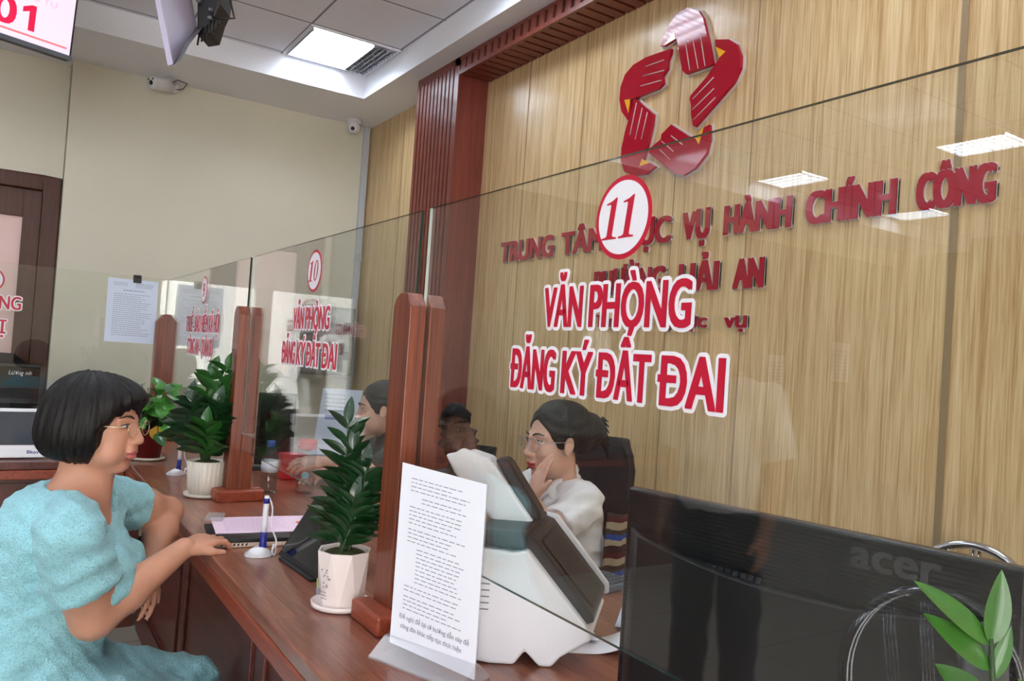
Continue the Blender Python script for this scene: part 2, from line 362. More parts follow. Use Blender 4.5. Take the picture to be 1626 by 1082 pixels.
# fluted wood portal round the sign wall
fl = MB()
XF = 2.2
fl.box((XF+0.012, 4.195, 0), (XW-0.001, 4.765, ZS-0.001), 1)
nfl = 10; pitch = (4.765-4.195-0.055)/nfl
fl.box((XF, 4.195, 0), (XF+0.02, 4.25, ZS-0.002))
fl.box((XF+0.004, 4.1935, 0), (XW-0.002, 4.2, 3.07))
for i in range(nfl):
    y0 = 4.25+i*pitch+0.018; fl.box((XF, y0, 0), (XF+0.02, 4.25+(i+1)*pitch, 3.125))
fl.box((XF, 4.195, 3.12), (XF+0.02, 4.765, ZS-0.002))
struct(fl.build('trim_2', [M['flute'], M['groove']]))
fl = MB()
fl.box((XF+0.012, -5.0, 3.072), (XW-0.001, 4.196, ZS-0.001), 1)
fl.box((XF, -5.0, 3.06), (XF+0.02, 4.1935, 3.085)); fl.box((XF, -5.0, 3.15), (XF+0.02, 4.1935, ZS-0.002))
y = 4.19
while y > -4.9:
    fl.box((XF+0.001, y-0.06, 3.084), (XF+0.02, y-0.012, 3.151))
    fl.box((XF+0.02, y-0.075, 3.06), (XW-0.002, y-0.018, 3.075)); y -= 0.075
struct(fl.build('trim_3', [M['flute'], M['groove']]))
struct(MB().box((2.2, YE-0.012, 0), (XW, YE-0.001, 0.1)).build('baseboard_end', M['flute']))

# door in the set-back part of the end wall
d = MB(); d.box((0.155, YD-0.03, 0), (0.262, YD+0.05, 2.38)); d.box((-0.62, YD-0.03, 0), (-0.51, YD+0.05, 2.38)); d.box((-0.51, YD-0.03, 2.28), (0.155, YD+0.05, 2.38))
do = struct(d.build('door_1', M['doorwood'], bevel=0.008))
d = MB(); d.box((-0.51, YD, 0), (-0.41, YD+0.04, 2.28)); d.box((0.05, YD, 0), (0.155, YD+0.04, 2.28)); d.box((-0.41, YD, 2.09), (0.05, YD+0.04, 2.28)); d.box((-0.41, YD, 0), (0.05, YD+0.04, 0.55))
lf = d.build('door_leaf', M['doorwood'], do, bevel=0.005)
MB().box((-0.41, YD+0.015, 0.55), (0.05, YD+0.025, 2.09)).build('door_pane', M['pinkglass'], lf)
MB().tube([(0.1, YD-0.002, 1.05), (0.1, YD-0.05, 1.05), (0.0, YD-0.05, 1.05)], 0.009).build('door_handle', M['steel'], lf)
# grey folding panels left of the door, seen mirrored in the counter glass
gp = MB()
for i in range(28): gp.box((-0.95-i*0.28, YD-0.05-0.02*(i % 2), 0), (-0.95-i*0.28+0.272, YD-0.02, 2.95))
setp(gp.build('folding_partition', mat('grey_partition', (126, 122, 114), 0.5)), 'tall grey folding partition along the end wall left of the door', 'partition')

for x, z0, wd, ht, lb in ((-7.45, 1.35, 0.36, 0.5, 'white notice on the far end wall, nearest the windows'), (-6.2, 1.2, 0.3, 0.42, 'white notice on the far end wall, nearest the folding partition')):
    po_ = thing('wall_notice', lb, 'notice', (x, YD-0.0705, z0))
    MB().box((x-wd/2, YD-0.082, z0), (x+wd/2, YD-0.0705, z0+ht)).build('board', M['paper'], po_)
    q = MB()
    for k in range(8): q.box((x-wd*0.38, YD-0.0835, z0+ht*(0.1+k*0.095)), (x+wd*(0.38-0.1*(k % 3)), YD-0.0822, z0+ht*(0.1+k*0.095)+0.012))
    q.build('print', M['inkpale'], po_)
# ================================================================== CEILING LIGHTS
def ceiling_light():
    t = thing('ceiling_light', 'square recessed ceiling light in the corner by the oak wall, one third dark', 'ceiling light', (1.755, 5.06, ZT-0.002), 'recessed square ceiling lights')
    x0, x1, y0, y1 = 1.455, 2.055, 4.76, 5.36; z = ZT
    f = MB()
    for a, b in (((x0, y0), (x1, y0+0.02)), ((x0, y1-0.02), (x1, y1)), ((x0, y0+0.02), (x0+0.02, y1-0.02)), ((x1-0.02, y0+0.02), (x1, y1-0.02))): f.box((a[0], a[1], z-0.012), (b[0], b[1], z-0.001))
    f.build('frame', M['white'], t)
    q = MB()
    for k in range(3): q.box((x0+0.03+k*0.13, y0+0.025, z-0.008), (x0+0.03+k*0.13+0.118, y1-0.025, z-0.0025))
    q.build('lit_panel', M['lamp'], t)
    g = MB(); xs = x0+0.425
    for k in range(5): g.box((xs+k*0.034, y0+0.02, z-0.022), (xs+k*0.034+0.004, y1-0.02, z-0.003))
    for k in range(13): g.box((xs, y0+0.03+k*0.044, z-0.02), (x1-0.02, y0+0.03+k*0.044+0.004, z-0.0035))
    g.box((xs, y0+0.02, z-0.0032), (x1-0.02, y1-0.02, z-0.002), 1)
    g.build('louver', [M['steel'], M['white']], t)
    g = MB()
    for k in range(5): g.box((x0+0.02+k*0.1, y0+0.02, z-0.028), (x0+0.023+k*0.1, y1-0.02, z-0.0085))
    for k in range(11): g.box((x0+0.02, y0+0.045+k*0.05, z-0.028), (xs-0.002, y0+0.048+k*0.05, z-0.0085))
    g.build('reflector_grid', M['steel'], t)
    return t
def dup(root, loc, label=None, group=None):
    r = root.copy(); COL.objects.link(r); r.location = loc
    if label: r['label'] = label
    if group: r['group'] = group
    for ch in list(root.children):
        c_ = ch.copy(); COL.objects.link(c_); c_.parent = r
        for g in list(ch.children):
            d_ = g.copy(); COL.objects.link(d_); d_.parent = c_
    return r
lt0 = ceiling_light()
XL = (1.755, -0.445, -2.645, -4.845, -7.045); YL = (5.06, 3.26, 1.46, -0.34, -2.44)
CW = {1.755: 'over the staff side of the counter', -0.445: 'over the visitors next to the counter', -2.645: 'in second row out from counter', -4.845: 'in third row out from counter', -7.045: 'nearest the windows of the hall'}
RW = {5.06: 'by the end wall', 3.26: 'second from the end wall', 1.46: 'third from the end wall', -0.34: 'fourth from the end wall', -2.44: 'farthest from the end wall'}
for xx in XL:
    for yy in YL:
        if (xx, yy) != (1.755, 5.06): dup(lt0, (xx, yy, ZT-0.002), 'square ceiling light %s, %s' % (CW[xx], RW[yy]))

# ================================================================== COUNTER
CT = 0.78
cn = thing('service_counter', 'long red-brown plank counter running under the glass partitions', 'counter', (0.9, 2.0, 0))
wt = MB(); wt.box((0.505, -0.9, CT-0.034), (1.40, 4.98, CT)); wt.build('worktop', M['counter'], cn, bevel=0.004)
wt = MB(); wt.box((0.503, -0.9, CT-0.078), (0.535, 3.93, CT-0.035)); wt.build('edge_strip', M['mahog_h'], cn, bevel=0.004)
wt = MB(); wt.box((0.60, -0.9, 0.0), (0.63, 3.95, CT-0.035)); wt.build('front_panel', M['panelwood'], cn)
pn = MB()
for y0 in (-0.8, 0.15, 1.1, 2.05, 3.0):
    for a, b in (((y0, 0.08), (y0+0.9, 0.15)), ((y0, 0.62), (y0+0.9, 0.69)), ((y0, 0.15), (y0+0.07, 0.62)), ((y0+0.83, 0.15), (y0+0.9, 0.62))): pn.box((0.588, a[0], a[1]), (0.601, b[0], b[1]))
pn.build('panel_moulding', M['panelwood'], cn, bevel=0.004)
rc = thing('return_counter', 'red-brown counter turning the corner on the left behind the seated woman', 'counter', (-1.0, 4.4, 0))
MB().box((-2.6, 3.93, CT-0.034), (0.504, 4.98, CT)).build('worktop', M['panelwood'], rc, bevel=0.004)
MB().box((-2.6, 3.925, CT-0.075), (0.50, 3.95, CT-0.035)).build('edge_strip', M['mahog_h'], rc, bevel=0.004)
pn = MB(); pn.box((-2.6, 4.0, 0), (0.59, 4.03, CT-0.035))
for k in range(4):
    x0 = -2.5+k*0.75
    for a, b in (((x0, 0.08), (x0+0.7, 0.14)), ((x0, 0.60), (x0+0.7, 0.68)), ((x0, 0.14), (x0+0.06, 0.60)), ((x0+0.64, 0.14), (x0+0.7, 0.60))): pn.box((a[0], 3.988, a[1]), (b[0], 4.001, b[1]))
pn.build('front_panel', M['panelwood'], rc)

# ================================================================== POSTS AND GLASS
XG0, XG1 = 0.7535, 0.7605
def post(y0, y1, label):
    t = thing('counter_post', label, 'post', (0.757, (y0+y1)/2, CT), 'wooden posts holding the glass partitions')
    ch = 0.03
    def slab(x0, x1, z0, z1, cut=0.0):
        pts = [(x0, y0, z0), (x0, y1, z0), (x0, y1, z1-ch), (x0, y1-ch*0.35, z1-ch*0.35), (x0, y1-ch, z1), (x0, y0+ch*0.75, z1), (x0, y0, z1-ch)]
        return MB().prism(pts, (x1-x0, 0, 0))
    slab(0.714, 0.7525, CT+0.0005, 1.487).build('front_slab', M['mahog'], t, bevel=0.0025)
    zc = 1.02
    pts = [(0.7615, zc+0.012), (0.80, zc-0.012), (0.80, 1.46), (0.80, 1.487), (0.7615, 1.487)]
    bs = slab(0.7615, 0.80, zc, 1.487); bs.build('back_slab', M['mahog'], t, bevel=0.0025)
    b = MB(); b.prism([(0.7528, y0, CT+0.0005), (0.80, y0, CT+0.0005), (0.80, y0, zc-0.016), (0.7528, y0, zc-0.001)], (0, y1-y0, 0)); b.build('lower_block', M['mahog'], t, bevel=0.002)
    p = MB(); p.box((0.668, y0-0.045, CT+0.0002), (0.7138, y1+0.012, CT+0.042)); p.box((0.7138, y0-0.045, CT+0.0002), (0.84, y0-0.0003, CT+0.042)); p.box((0.8002, y0, CT+0.0002), (0.84, y1+0.012, CT+0.042))
    p.build('base_moulding', M['mahog_h'], t, bevel=0.007, seg=2)
    return t
post(1.507, 1.592, 'tallest-looking wooden post, nearest of the posts, behind the text sheet in the clear stand')
post(2.935, 3.02, 'second wooden post along the counter, behind the pen stand and pink paper')
# corner post with a pointed top
t = thing('corner_post', 'slim pointed wooden post where the counter turns the corner, behind the trailing plant', 'post', (0.775, 4.72, CT))
MB().prism([(0.70, 4.68, CT+0.0005), (0.80, 4.68, CT+0.0005), (0.80, 4.68, 1.435), (0.765, 4.68, 1.477), (0.735, 4.68, 1.477), (0.70, 4.68, 1.435)], (0, 0.07, 0)).build('shaft', M['mahog'], t, bevel=0.003)
MB().box((0.665, 4.645, CT+0.0002), (0.84, 4.6798, CT+0.042)).build('base_moulding', M['mahog_h'], t, bevel=0.012, seg=3)

ZG = 1.674
def pane(y0, y1, z0, label, dark_far=False):
    p = MB(); x0, x1 = XG0, XG1
    v = [(x0, y0, z0), (x1, y0, z0), (x1, y1, z0), (x0, y1, z0), (x0, y0, ZG), (x1, y0, ZG), (x1, y1, ZG), (x0, y1, ZG)]
    p.add(v, [(0, 4, 7, 3), (1, 2, 6, 5)], 0); p.add(v, [(3, 2, 1, 0), (4, 5, 6, 7), (0, 1, 5, 4)], 1); p.add(v, [(2, 3, 7, 6)], 2)
    o = p.build('glass_pane', [M['glass'], M['edge'], M['edgelight']])
    return setp(o, label, 'glass pane', 'glass partitions along the counter')
pane(0.03, 1.526, 0.963, 'large glass partition of window 11, bottom edge crossing the scanner')
pane(1.568, 2.955, 0.963, 'glass partition of window 10 between the two wooden posts')
pane(3.0, 4.745, 0.963, 'glass partition of window 9 between second post and corner post')
p = MB(); v = [(-2.5, 4.762, 0.963), (0.75, 4.762, 0.963), (0.75, 4.769, 0.963), (-2.5, 4.769, 0.963)]; v += [(a, b, ZG) for a, b, _ in v]
p.add(v, [(0, 1, 5, 4), (2, 3, 7, 6)], 0); p.add(v, [(3, 2, 1, 0), (4, 5, 6, 7), (1, 2, 6, 5), (3, 0, 4, 7)], 1)
setp(p.build('glass_pane', [M['glass'], M['edgelight']]), 'glass partition over the left return counter with a sheet clipped to it', 'glass pane', 'glass partitions along the counter')

# ================================================================== STICKERS ON THE GLASS
nX = (-1, 0, 0); uY = (0, -1, 0); vZ = (0, 0, 1)
def one(mb, o, u, v, n, h, sl=0.22, depth=0.0006, mi=0):
    """a slanting serif numeral 1 of height h, left foot at o"""
    P_ = [(0.02, 0), (0.58, 0), (0.58, 0.035), (0.43, 0.06), (0.40, 0.10), (0.40, 1.0), (0.36, 1.0), (0.22, 0.93), (0.02, 0.88), (0.02, 0.845), (0.16, 0.855), (0.20, 0.82), (0.20, 0.10), (0.17, 0.06), (0.02, 0.035)]
    o, u, v, n = Vector(o), Vector(u), Vector(v), Vector(n)
    mb.prism([o+u*h*(a*0.95+b*sl*0.7-0.08)+v*h*b for a, b in P_], n*depth, mi)
def zero(mb, o, u, v, n, h, depth=0.0006, mi=0):
    o, u, v, n = Vector(o), Vector(u), Vector(v), Vector(n); k = 28
    out = []; inn = []
    for i in range(k):
        a = 2*PI*i/k; y_ = 0.5+0.5*math.sin(a); yi = 0.5+0.44*math.sin(a)
        out.append(o+u*h*(0.3+0.29*math.cos(a)+y_*0.15)+v*h*y_); inn.append(o+u*h*(0.3+0.14*math.cos(a)+yi*0.15)+v*h*yi)
    vs = [p+n*depth for p in out+inn]
    mb.add(vs, [(i, (i+1) % k, k+(i+1) % k, k+i) for i in range(k)], mi)
def disc(mb, c, u, v, r, r2, n, d, mi):
    c, u, v, n = Vector(c), Vector(u), Vector(v), Vector(n)
    mb.prism([c+u*r*math.cos(2*PI*i/48)+v*r2*math.sin(2*PI*i/48) for i in range(48)], n*d, mi)
def number_sticker(num, yc, place):
    zc = 1.580; x = XG0-0.0004
    t = thing('number_sticker', 'round white sticker with red ring and number %s %s' % (num, place), 'sticker', (x, yc, zc), None)
    a = MB(); disc(a, (x, yc, zc), uY, vZ, 0.062, 0.0625, nX, 0.0006, 0); a.build('ring', M['redvinyl'], t)
    a = MB(); disc(a, (x-0.0008, yc, zc), uY, vZ, 0.0545, 0.055, nX, 0.0005, 0); a.build('disc', M['whitevinyl'], t)
    a = MB(); h = 0.062; o = Vector((x-0.0014, yc, zc-0.031))
    if num == '11': one(a, o+Vector((0, 0.041, 0)), uY, vZ, nX, h); one(a, o+Vector((0, 0.003, 0)), uY, vZ, nX, h)
    elif num == '10': one(a, o+Vector((0, 0.043, 0)), uY, vZ, nX, h); zero(a, o+Vector((0, 0.006, 0)), uY, vZ, nX, h)
    else: text(a, num, o+Vector((0, 0.02, 0)), uY, vZ, nX, 0.04, h, 0.02, 0.0006)
    a.build('numeral', M['redvinyl'], t)
def line_sticker(s, ya, yb, z0, z1, label, words=None):
    x = XG0-0.0004
    t = thing('lettering_sticker', label, 'sticker', (x, (ya+yb)/2, z0))
    r = MB(); wm = MB()
    for wd, fa, fb in (words or [(s, 0.0, 1.0)]):
        a = ya+(yb-ya)*fa; base = text(r, wd, (x-0.0012, a, z0), uY, vZ, nX, (ya-yb)*(fb-fa), z1-z0, 0.024, 0.0006)
        text(wm, wd, (x, a, z0), uY, vZ, nX, 0, 0, 0.024, 0.0005, base=base, ring=0.0056)
    wm.build('white_backing', M['whitevinyl'], t); r.build('red_letters', M['redvinyl'], t)
for num, dy, wh in (('11', 0.0, 'on the large glass at window 11'), ('10', 1.372, 'on the glass at window 10')):
    number_sticker(num, 0.886+dy, wh)
    w11 = num == '11'
    line_sticker('VĂN PHÒNG', (1.069 if w11 else 2.42), (0.738 if w11 else 2.10), 1.418 if w11 else 1.409, 1.481 if w11 else 1.472, 'red VĂN PHÒNG lettering with white outline %s' % wh, [('VĂN', 0, 0.30), ('PHÒNG', 0.365, 1)])
    line_sticker('ĐĂNG KÝ ĐẤT ĐAI', (1.159 if w11 else 2.515), (0.674 if w11 else 2.025), 1.312 if w11 else 1.30, 1.378 if w11 else 1.367, 'red ĐĂNG KÝ ĐẤT ĐAI lettering with white outline %s' % wh, [('ĐĂNG', 0, 0.265), ('KÝ', 0.31, 0.46), ('ĐẤT', 0.49, 0.725), ('ĐAI', 0.765, 1)])
number_sticker('9', 3.78, 'on the glass of window 9')
line_sticker('THUẾ - BẢO HIỂM XÃ HỘI', 4.13, 3.43, 1.388, 1.462, 'red THUẾ - BẢO HIỂM XÃ HỘI lettering on the glass at window 9')
line_sticker('CÔNG AN - QUÂN SỰ', 4.06, 3.51, 1.284, 1.355, 'red CÔNG AN - QUÂN SỰ lettering on the glass at window 9')
# the return glass: only the ends of its stickers are in view
for s, xa, xb, z0, z1 in (('CÔNG THƯƠNG', -0.44, 0.062, 1.44, 1.505), ('ĐÔ THỊ', -0.30, 0.005, 1.315, 1.38)):
    t = thing('lettering_sticker', 'red %s lettering with white outline on the left return glass, cut by the photo edge' % ('…ƯƠNG' if xb > 0.05 else '…Ị'), 'sticker', ((xa+xb)/2, 4.76, z0))
    r = MB(); base = text(r, s, (xa, 4.7604, z0), (1, 0, 0), vZ, (0, -1, 0), xb-xa, z1-z0, 0.02, 0.0006)
    wm = MB(); text(wm, s, (xa, 4.7616, z0), (1, 0, 0), vZ, (0, -1, 0), 0, 0, 0.02, 0.0005, base=base, ring=0.0058)
    wm.build('white_backing', M['whitevinyl'], t); r.build('red_letters', M['redvinyl'], t)
t = thing('number_sticker', 'round white sticker with red ring cut by the left edge, on the return glass', 'sticker', (-0.05, 4.76, 1.58))
a = MB(); disc(a, (-0.078, 4.7616, 1.585), (1, 0, 0), vZ, 0.062, 0.062, (0, -1, 0), 0.0006, 0); a.build('ring', M['redvinyl'], t)
a = MB(); disc(a, (-0.078, 4.7608, 1.585), (1, 0, 0), vZ, 0.0545, 0.0545, (0, -1, 0), 0.0005, 0); a.build('disc', M['whitevinyl'], t)
a = MB(); text(a, '8', (-0.098, 4.7602, 1.555), (1, 0, 0), vZ, (0, -1, 0), 0.04, 0.06, 0.02, 0.0006); a.build('numeral', M['redvinyl'], t)

# ================================================================== SIGN WALL
def wall_line(s, ya, yb, z0, z1, label, off=0.045, xh=False, gaps=None):
    t = thing('wall_lettering', label, 'lettering', (XW, (ya+yb)/2, z0))
    words = gaps or [(s, ya, yb)]
    for wd, a, b in words:
        r = MB(); base = text(r, wd, (XW-0.0092, a-0.008, z0+0.004), uY, vZ, nX, a-b-0.014, z1-z0-0.004, off, 0.004, xh=xh); r.build('letters', M['redletter'], t)
        r = MB(); text(r, wd, (XW-0.0005, a-0.008, z0+0.004), uY, vZ, nX, 0, 0, off, 0.0085, base=base, ring=0.0026); r.build('letter_backing', M['ivory'], t)
wall_line('', 3.90, 1.165, 1.915, 2.03, 'raised red top line of lettering on the oak wall, ending in CÔNG', gaps=[
    ('TRUNG', 3.895, 3.37), ('TÂM', 3.30, 2.955), ('PHỤC', 2.875, 2.50), ('VỤ', 2.432, 2.275), ('HÀNH', 2.20, 1.875), ('CHÍNH', 1.815, 1.47), ('CÔNG', 1.405, 1.165)])
wall_line('', 3.01, 1.985, 1.695, 1.81, 'raised red letters PHƯỜNG HẢI AN, middle line on the oak wall', gaps=[('PHƯỜNG', 3.01, 2.515), ('HẢI', 2.435, 2.21), ('AN', 2.135, 1.985)])
wall_line('', 2.97, 2.05, 1.54, 1.60, 'small raised red Tận tâm phục vụ, lowest line on the oak wall', gaps=[('Tận', 2.98, 2.84), ('tâm', 2.76, 2.60), ('phục', 2.50, 2.255), ('vụ', 2.17, 2.05)], xh=False)
red = {
 'top': [(2.621,2.809),(2.607,2.847),(2.573,2.895),(2.527,2.927),(2.465,2.932),(2.401,2.898),(2.370,2.855),(2.329,2.741),(2.296,2.636),(2.334,2.634),(2.379,2.636),(2.419,2.637),(2.450,2.636),(2.475,2.660),(2.519,2.807),(2.528,2.817),(2.598,2.804)],
 'right': [(2.294,2.739),(2.218,2.717),(2.175,2.684),(2.151,2.631),(2.149,2.581),(2.177,2.532),(2.250,2.479),(2.378,2.392),(2.389,2.400),(2.403,2.445),(2.409,2.495),(2.419,2.520),(2.416,2.534),(2.326,2.593),(2.263,2.654),(2.288,2.708)],
 'lu': [(2.552,2.779),(2.555,2.756),(2.569,2.729),(2.570,2.694),(2.597,2.666),(2.590,2.632),(2.620,2.616),(2.795,2.611),(2.805,2.614),(2.801,2.547),(2.816,2.517),(2.865,2.570),(2.886,2.634),(2.883,2.692),(2.857,2.744),(2.804,2.775),(2.716,2.787)],
 'll': [(2.777,2.611),(2.758,2.601),(2.681,2.540),(2.641,2.506),(2.645,2.456),(2.666,2.372),(2.689,2.304),(2.644,2.285),(2.605,2.262),(2.665,2.236),(2.754,2.243),(2.817,2.274),(2.846,2.332),(2.847,2.391),(2.830,2.462)],
 'bot': [(2.522,2.433),(2.471,2.399),(2.395,2.349),(2.369,2.340),(2.326,2.378),(2.297,2.384),(2.290,2.321),(2.304,2.265),(2.363,2.213),(2.427,2.194),(2.475,2.206),(2.566,2.267),(2.657,2.335),(2.642,2.355),(2.582,2.379),(2.579,2.402),(2.558,2.413)]}
yel = {'top': [(2.537,2.852),(2.528,2.814),(2.598,2.806)], 'right': [(2.288,2.708),(2.230,2.670),(2.263,2.654)], 'lu': [(2.847,2.620),(2.805,2.614),(2.813,2.550)], 'll': [(2.697,2.312),(2.644,2.285),(2.712,2.280)], 'bot': [(2.326,2.378),(2.347,2.310),(2.369,2.340)]}
lin = {'top': [(2.464,2.779),(2.428,2.647),(2.419,2.773),(2.379,2.641),(2.376,2.778),(2.340,2.641)], 'right': [(2.287,2.579),(2.399,2.515),(2.281,2.531),(2.397,2.469),(2.270,2.491),(2.389,2.423)],
 'lu': [(2.592,2.739),(2.712,2.743),(2.588,2.691),(2.726,2.703),(2.601,2.649),(2.739,2.659)], 'll': [(2.759,2.586),(2.791,2.442),(2.717,2.552),(2.752,2.413),(2.680,2.523),(2.710,2.405)], 'bot': [(2.517,2.382),(2.444,2.329),(2.576,2.370),(2.495,2.308),(2.583,2.333),(2.515,2.277)]}
em = thing('wall_emblem', 'red star emblem of five clasped hands with yellow tips, high on the oak wall', 'emblem', (XW, 2.5, 2.56))
for k in red:
    pts = red[k]; n_ = len(pts)
    hd = MB(); hd.prism([(XW-0.012, a, b) for a, b in pts], (-0.016, 0, 0)); hob = hd.build('hand', M['red'], em)
    # pale backing, a little larger and shifted to show as a rim
    ctr = (sum(p_[0] for p_ in pts)/n_, sum(p_[1] for p_ in pts)/n_); bk = []
    for i in range(n_):
        a = Vector(pts[i-1]); b = Vector(pts[i]); c_ = Vector(pts[(i+1) % n_]); t1 = (b-a).normalized(); t2 = (c_-b).normalized()
        nn = Vector((t1.y+t2.y, -t1.x-t2.x)); nn = nn.normalized() if nn.length > 1e-4 else Vector((0, 0))
        bk.append((b, nn))
    ar = sum(pts[i-1][0]*pts[i][1]-pts[i][0]*pts[i-1][1] for i in range(n_)); sg = 1 if ar > 0 else -1
    MB().prism([(XW-0.0005, b.x+nn.x*sg*0.007, b.y+nn.y*sg*0.007) for b, nn in bk], (-0.0112, 0, 0)).build('backing', M['ivory'], em)
    MB().prism([(XW-0.0282, a, b) for a, b in yel[k]], (-0.001, 0, 0)).build('cuff', M['yellow'], em)
    ln = MB()
    for i in range(0, 6, 2): ln.tube([(XW-0.0284, *lin[k][i]), (XW-0.0284, *lin[k][i+1])], 0.0022, 6)
    ln.build('finger_lines', M['ivory'], em)
# ================================================================== THINGS ON THE COUNTER
RX = random.Random(11)
def ink_rows(mb, o, u, v, n, w_, rows, lh, depth=0.0003, mi=0, th=0.0022, indent=None, wmax=None):
    """lines of small print: words as short strips, first row at o, going down"""
    o, u, v, n = Vector(o), Vector(u), Vector(v), Vector(n)
    for i in range(rows):
        x = (indent[i] if indent and i < len(indent) else 0.0); end = w_*((wmax[i] if wmax and i < len(wmax) else RX.uniform(0.7, 1.0)))
        while x < end-0.004:
            wl = min(RX.uniform(0.006, 0.016), end-x)
            p = o+u*x-v*(i*lh); mb.add([p, p+u*wl, p+u*wl+v*th, p+v*th], [(0, 1, 2, 3)], mi)
            x += wl+RX.uniform(0.0025, 0.004)
# clear stand with the instruction sheet
TL, TR, BL, BR = Vector((0.673, 1.405, 1.143)), Vector((0.751, 1.213, 1.130)), Vector((0.663, 1.386, 0.800)), Vector((0.743, 1.201, 0.787))
u = (TR-TL).normalized(); v = (TL-BL).normalized(); n = u.cross(v).normalized()
t = thing('sign_holder', 'clear acrylic table stand holding a white sheet of small print, beside the nearest post', 'sign holder', (0.70, 1.30, CT))
uh = Vector((u.x, u.y, 0)).normalized(); nh = Vector((n.x, n.y, 0)).normalized()
W_ = (TR-TL).length
b = MB(); o_ = Vector((0.662, 1.388, CT+0.0004))
b.prism([o_+nh*0.048-uh*0.006, o_-nh*0.042-uh*0.006, o_-nh*0.042-uh*0.006+Vector((0, 0, 0.004)), o_-nh*0.006-uh*0.006+Vector((0, 0, 0.034)), o_+nh*0.006-uh*0.006+Vector((0, 0, 0.034)), o_+nh*0.048-uh*0.006+Vector((0, 0, 0.004))], uh*(W_+0.012))
b.build('base', M['acry'], t, bevel=0.001)
b = MB(); b.obox(BL-n*0.0035-u*0.002, u, v, n, W_+0.004, (TL-BL).length, 0.002); b.build('back_plate', M['acry'], t)
b = MB(); b.obox(BL-n*0.001, u, v, n, W_, (TL-BL).length, 0.0012); sh = b.build('sheet', M['paper'], t)
b = MB()
H_ = (TL-BL).length; at_ = lambda a, c_: TL+u*(a*W_)-v*(c_*H_)+n*0.0006
pos = 0.075
for grp, rows, ind in (((0.0, 4, [0, 0, 0, 0.0])), ((0.1, 2, [0.03, 0.03])), ((0.0, 5, [0]*5)), ((0.0, 4, [0.0]*4)), ((0.0, 9, [0.025]*9)), ((0.0, 2, [0.0]*2)), ((0.0, 4, [0]*4))):
    ink_rows(b, at_(0.13, pos), u, v, n, W_*RX.uniform(0.62, 0.8), rows, 0.0076, indent=ind, th=0.0015); pos += rows*0.0076/H_+0.012
b.build('small_print', M['ink'], sh)
b = MB()
text(b, 'Đề nghị để lại tờ hướng dẫn này để', at_(0.10, 0.845), u, v, n, W_*0.82, 0.0085, 0.0, 0.0003)
text(b, 'công dân khác tiếp tục thực hiện', at_(0.12, 0.895), u, v, n, W_*0.72, 0.0085, 0.0, 0.0003)
b.build('large_print', M['ink'], sh)

# pen stands
def pen_stand(x, y, label):
    t = thing('pen_stand', label, 'pen stand', (x, y, CT), 'counter pens on white stands')
    b = MB(); z = CT+0.0004
    k = 28; pr = []
    for i in range(k):
        a = 2*PI*i/k; r = 1.0+0.12*math.cos(a-2.6); pr.append((x+0.043*r*math.cos(a)*0.85, y+0.043*r*math.sin(a)*0.8))
    b.prism([(p_[0], p_[1], z) for p_ in pr], (0, 0, 0.007))
    ctr = (x, y)
    top = [(ctr[0]+(p_[0]-ctr[0])*0.35, ctr[1]+(p_[1]-ctr[1])*0.35, z+0.024) for p_ in pr]; low = [(p_[0], p_[1], z+0.007) for p_ in pr]
    b.add(low+top, [(i, (i+1) % k, k+(i+1) % k, k+i) for i in range(k)]+[tuple(range(k, 2*k))], 0, True)
    b.build('base', M['wplastic'], t, bevel=0.001)
    ax = Vector((0.012, 0.0, 1)).normalized(); o = Vector((x+0.006, y, z+0.016))
    q = MB(); q.lathe(o, [(0.010, 0), (0.011, 0.004), (0.0092, 0.02), (0.0088, 0.047)], 18, axis=ax); q.build('holder_sleeve', M['navy'], t)
    q = MB(); q.lathe(o+ax*0.0472, [(0.0075, 0), (0.0078, 0.02), (0.0074, 0.085), (0.0055, 0.099)], 18, axis=ax)
    pen = q.build('pen', M['wplastic'], t)
    q = MB(); q.lathe(o+ax*0.125, [(0.0081, 0), (0.0081, 0.014)], 18, axis=ax); q.build('pen_band', M['navy'], pen)
    q = MB()
    pts = [o+ax*0.146]
    for a in range(1, 16):
        f_ = a/15; pts.append(Vector((x+0.008+0.026*math.sin(f_*PI*0.62)+0.006*math.sin(f_*9), y-0.010*f_, z+0.016+0.146*(1-f_)**1.2+0.004)))
    for a in range(14):
        an = a*PI/3.5; pts.append(Vector((x+0.034+0.006*math.cos(an), y-0.012+0.004*math.sin(an*1.3), z+0.016+0.014*math.sin(an)-0.0005*a)))
    q.tube(pts, 0.0022, 8); q.build('coil_cord', M['wplastic'], t)
pen_stand(0.625, 2.155, 'white and blue pen standing on its base beside the pink paper')
pen_stand(0.648, 3.52, 'white and blue pen standing on its base between the fluted pot and the trailing plant')

# pink paper on a flat case
t = thing('document_case', 'flat beige and black case under the pink paper at the seated woman\'s hand', 'case', (0.66, 2.34, CT))
ang = math.radians(8); U2 = Vector((math.cos(ang), -math.sin(ang), 0)); V2 = Vector((math.sin(ang), math.cos(ang), 0)); Z2 = Vector((0, 0, 1))
o = Vector((0.515, 2.262, CT+0.0004))
b = MB(); b.obox(o, U2, V2, Z2, 0.215, 0.2, 0.014); b.build('case_body', mat('beige_case', (222, 200, 182), 0.45), t, bevel=0.004)
b = MB(); b.obox(o+Z2*0.0143-U2*0.002-V2*0.003, U2, V2, Z2, 0.225, 0.205, 0.012); b.build('case_lid', M['black'], t, bevel=0.003)
b = MB()
for k in range(7): b.obox(o+U2*(0.03+k*0.011)-V2*0.0006+Z2*0.004, (U2+Z2*0.5).normalized(), V2, Z2, 0.006, 0.002, 0.006)
b.build('vent_slots', M['black'], t)
b = MB(); b.obox(o+U2*0.02+V2*0.06+Z2*0.0265, U2, V2, Z2, 0.3, 0.21, 0.002)
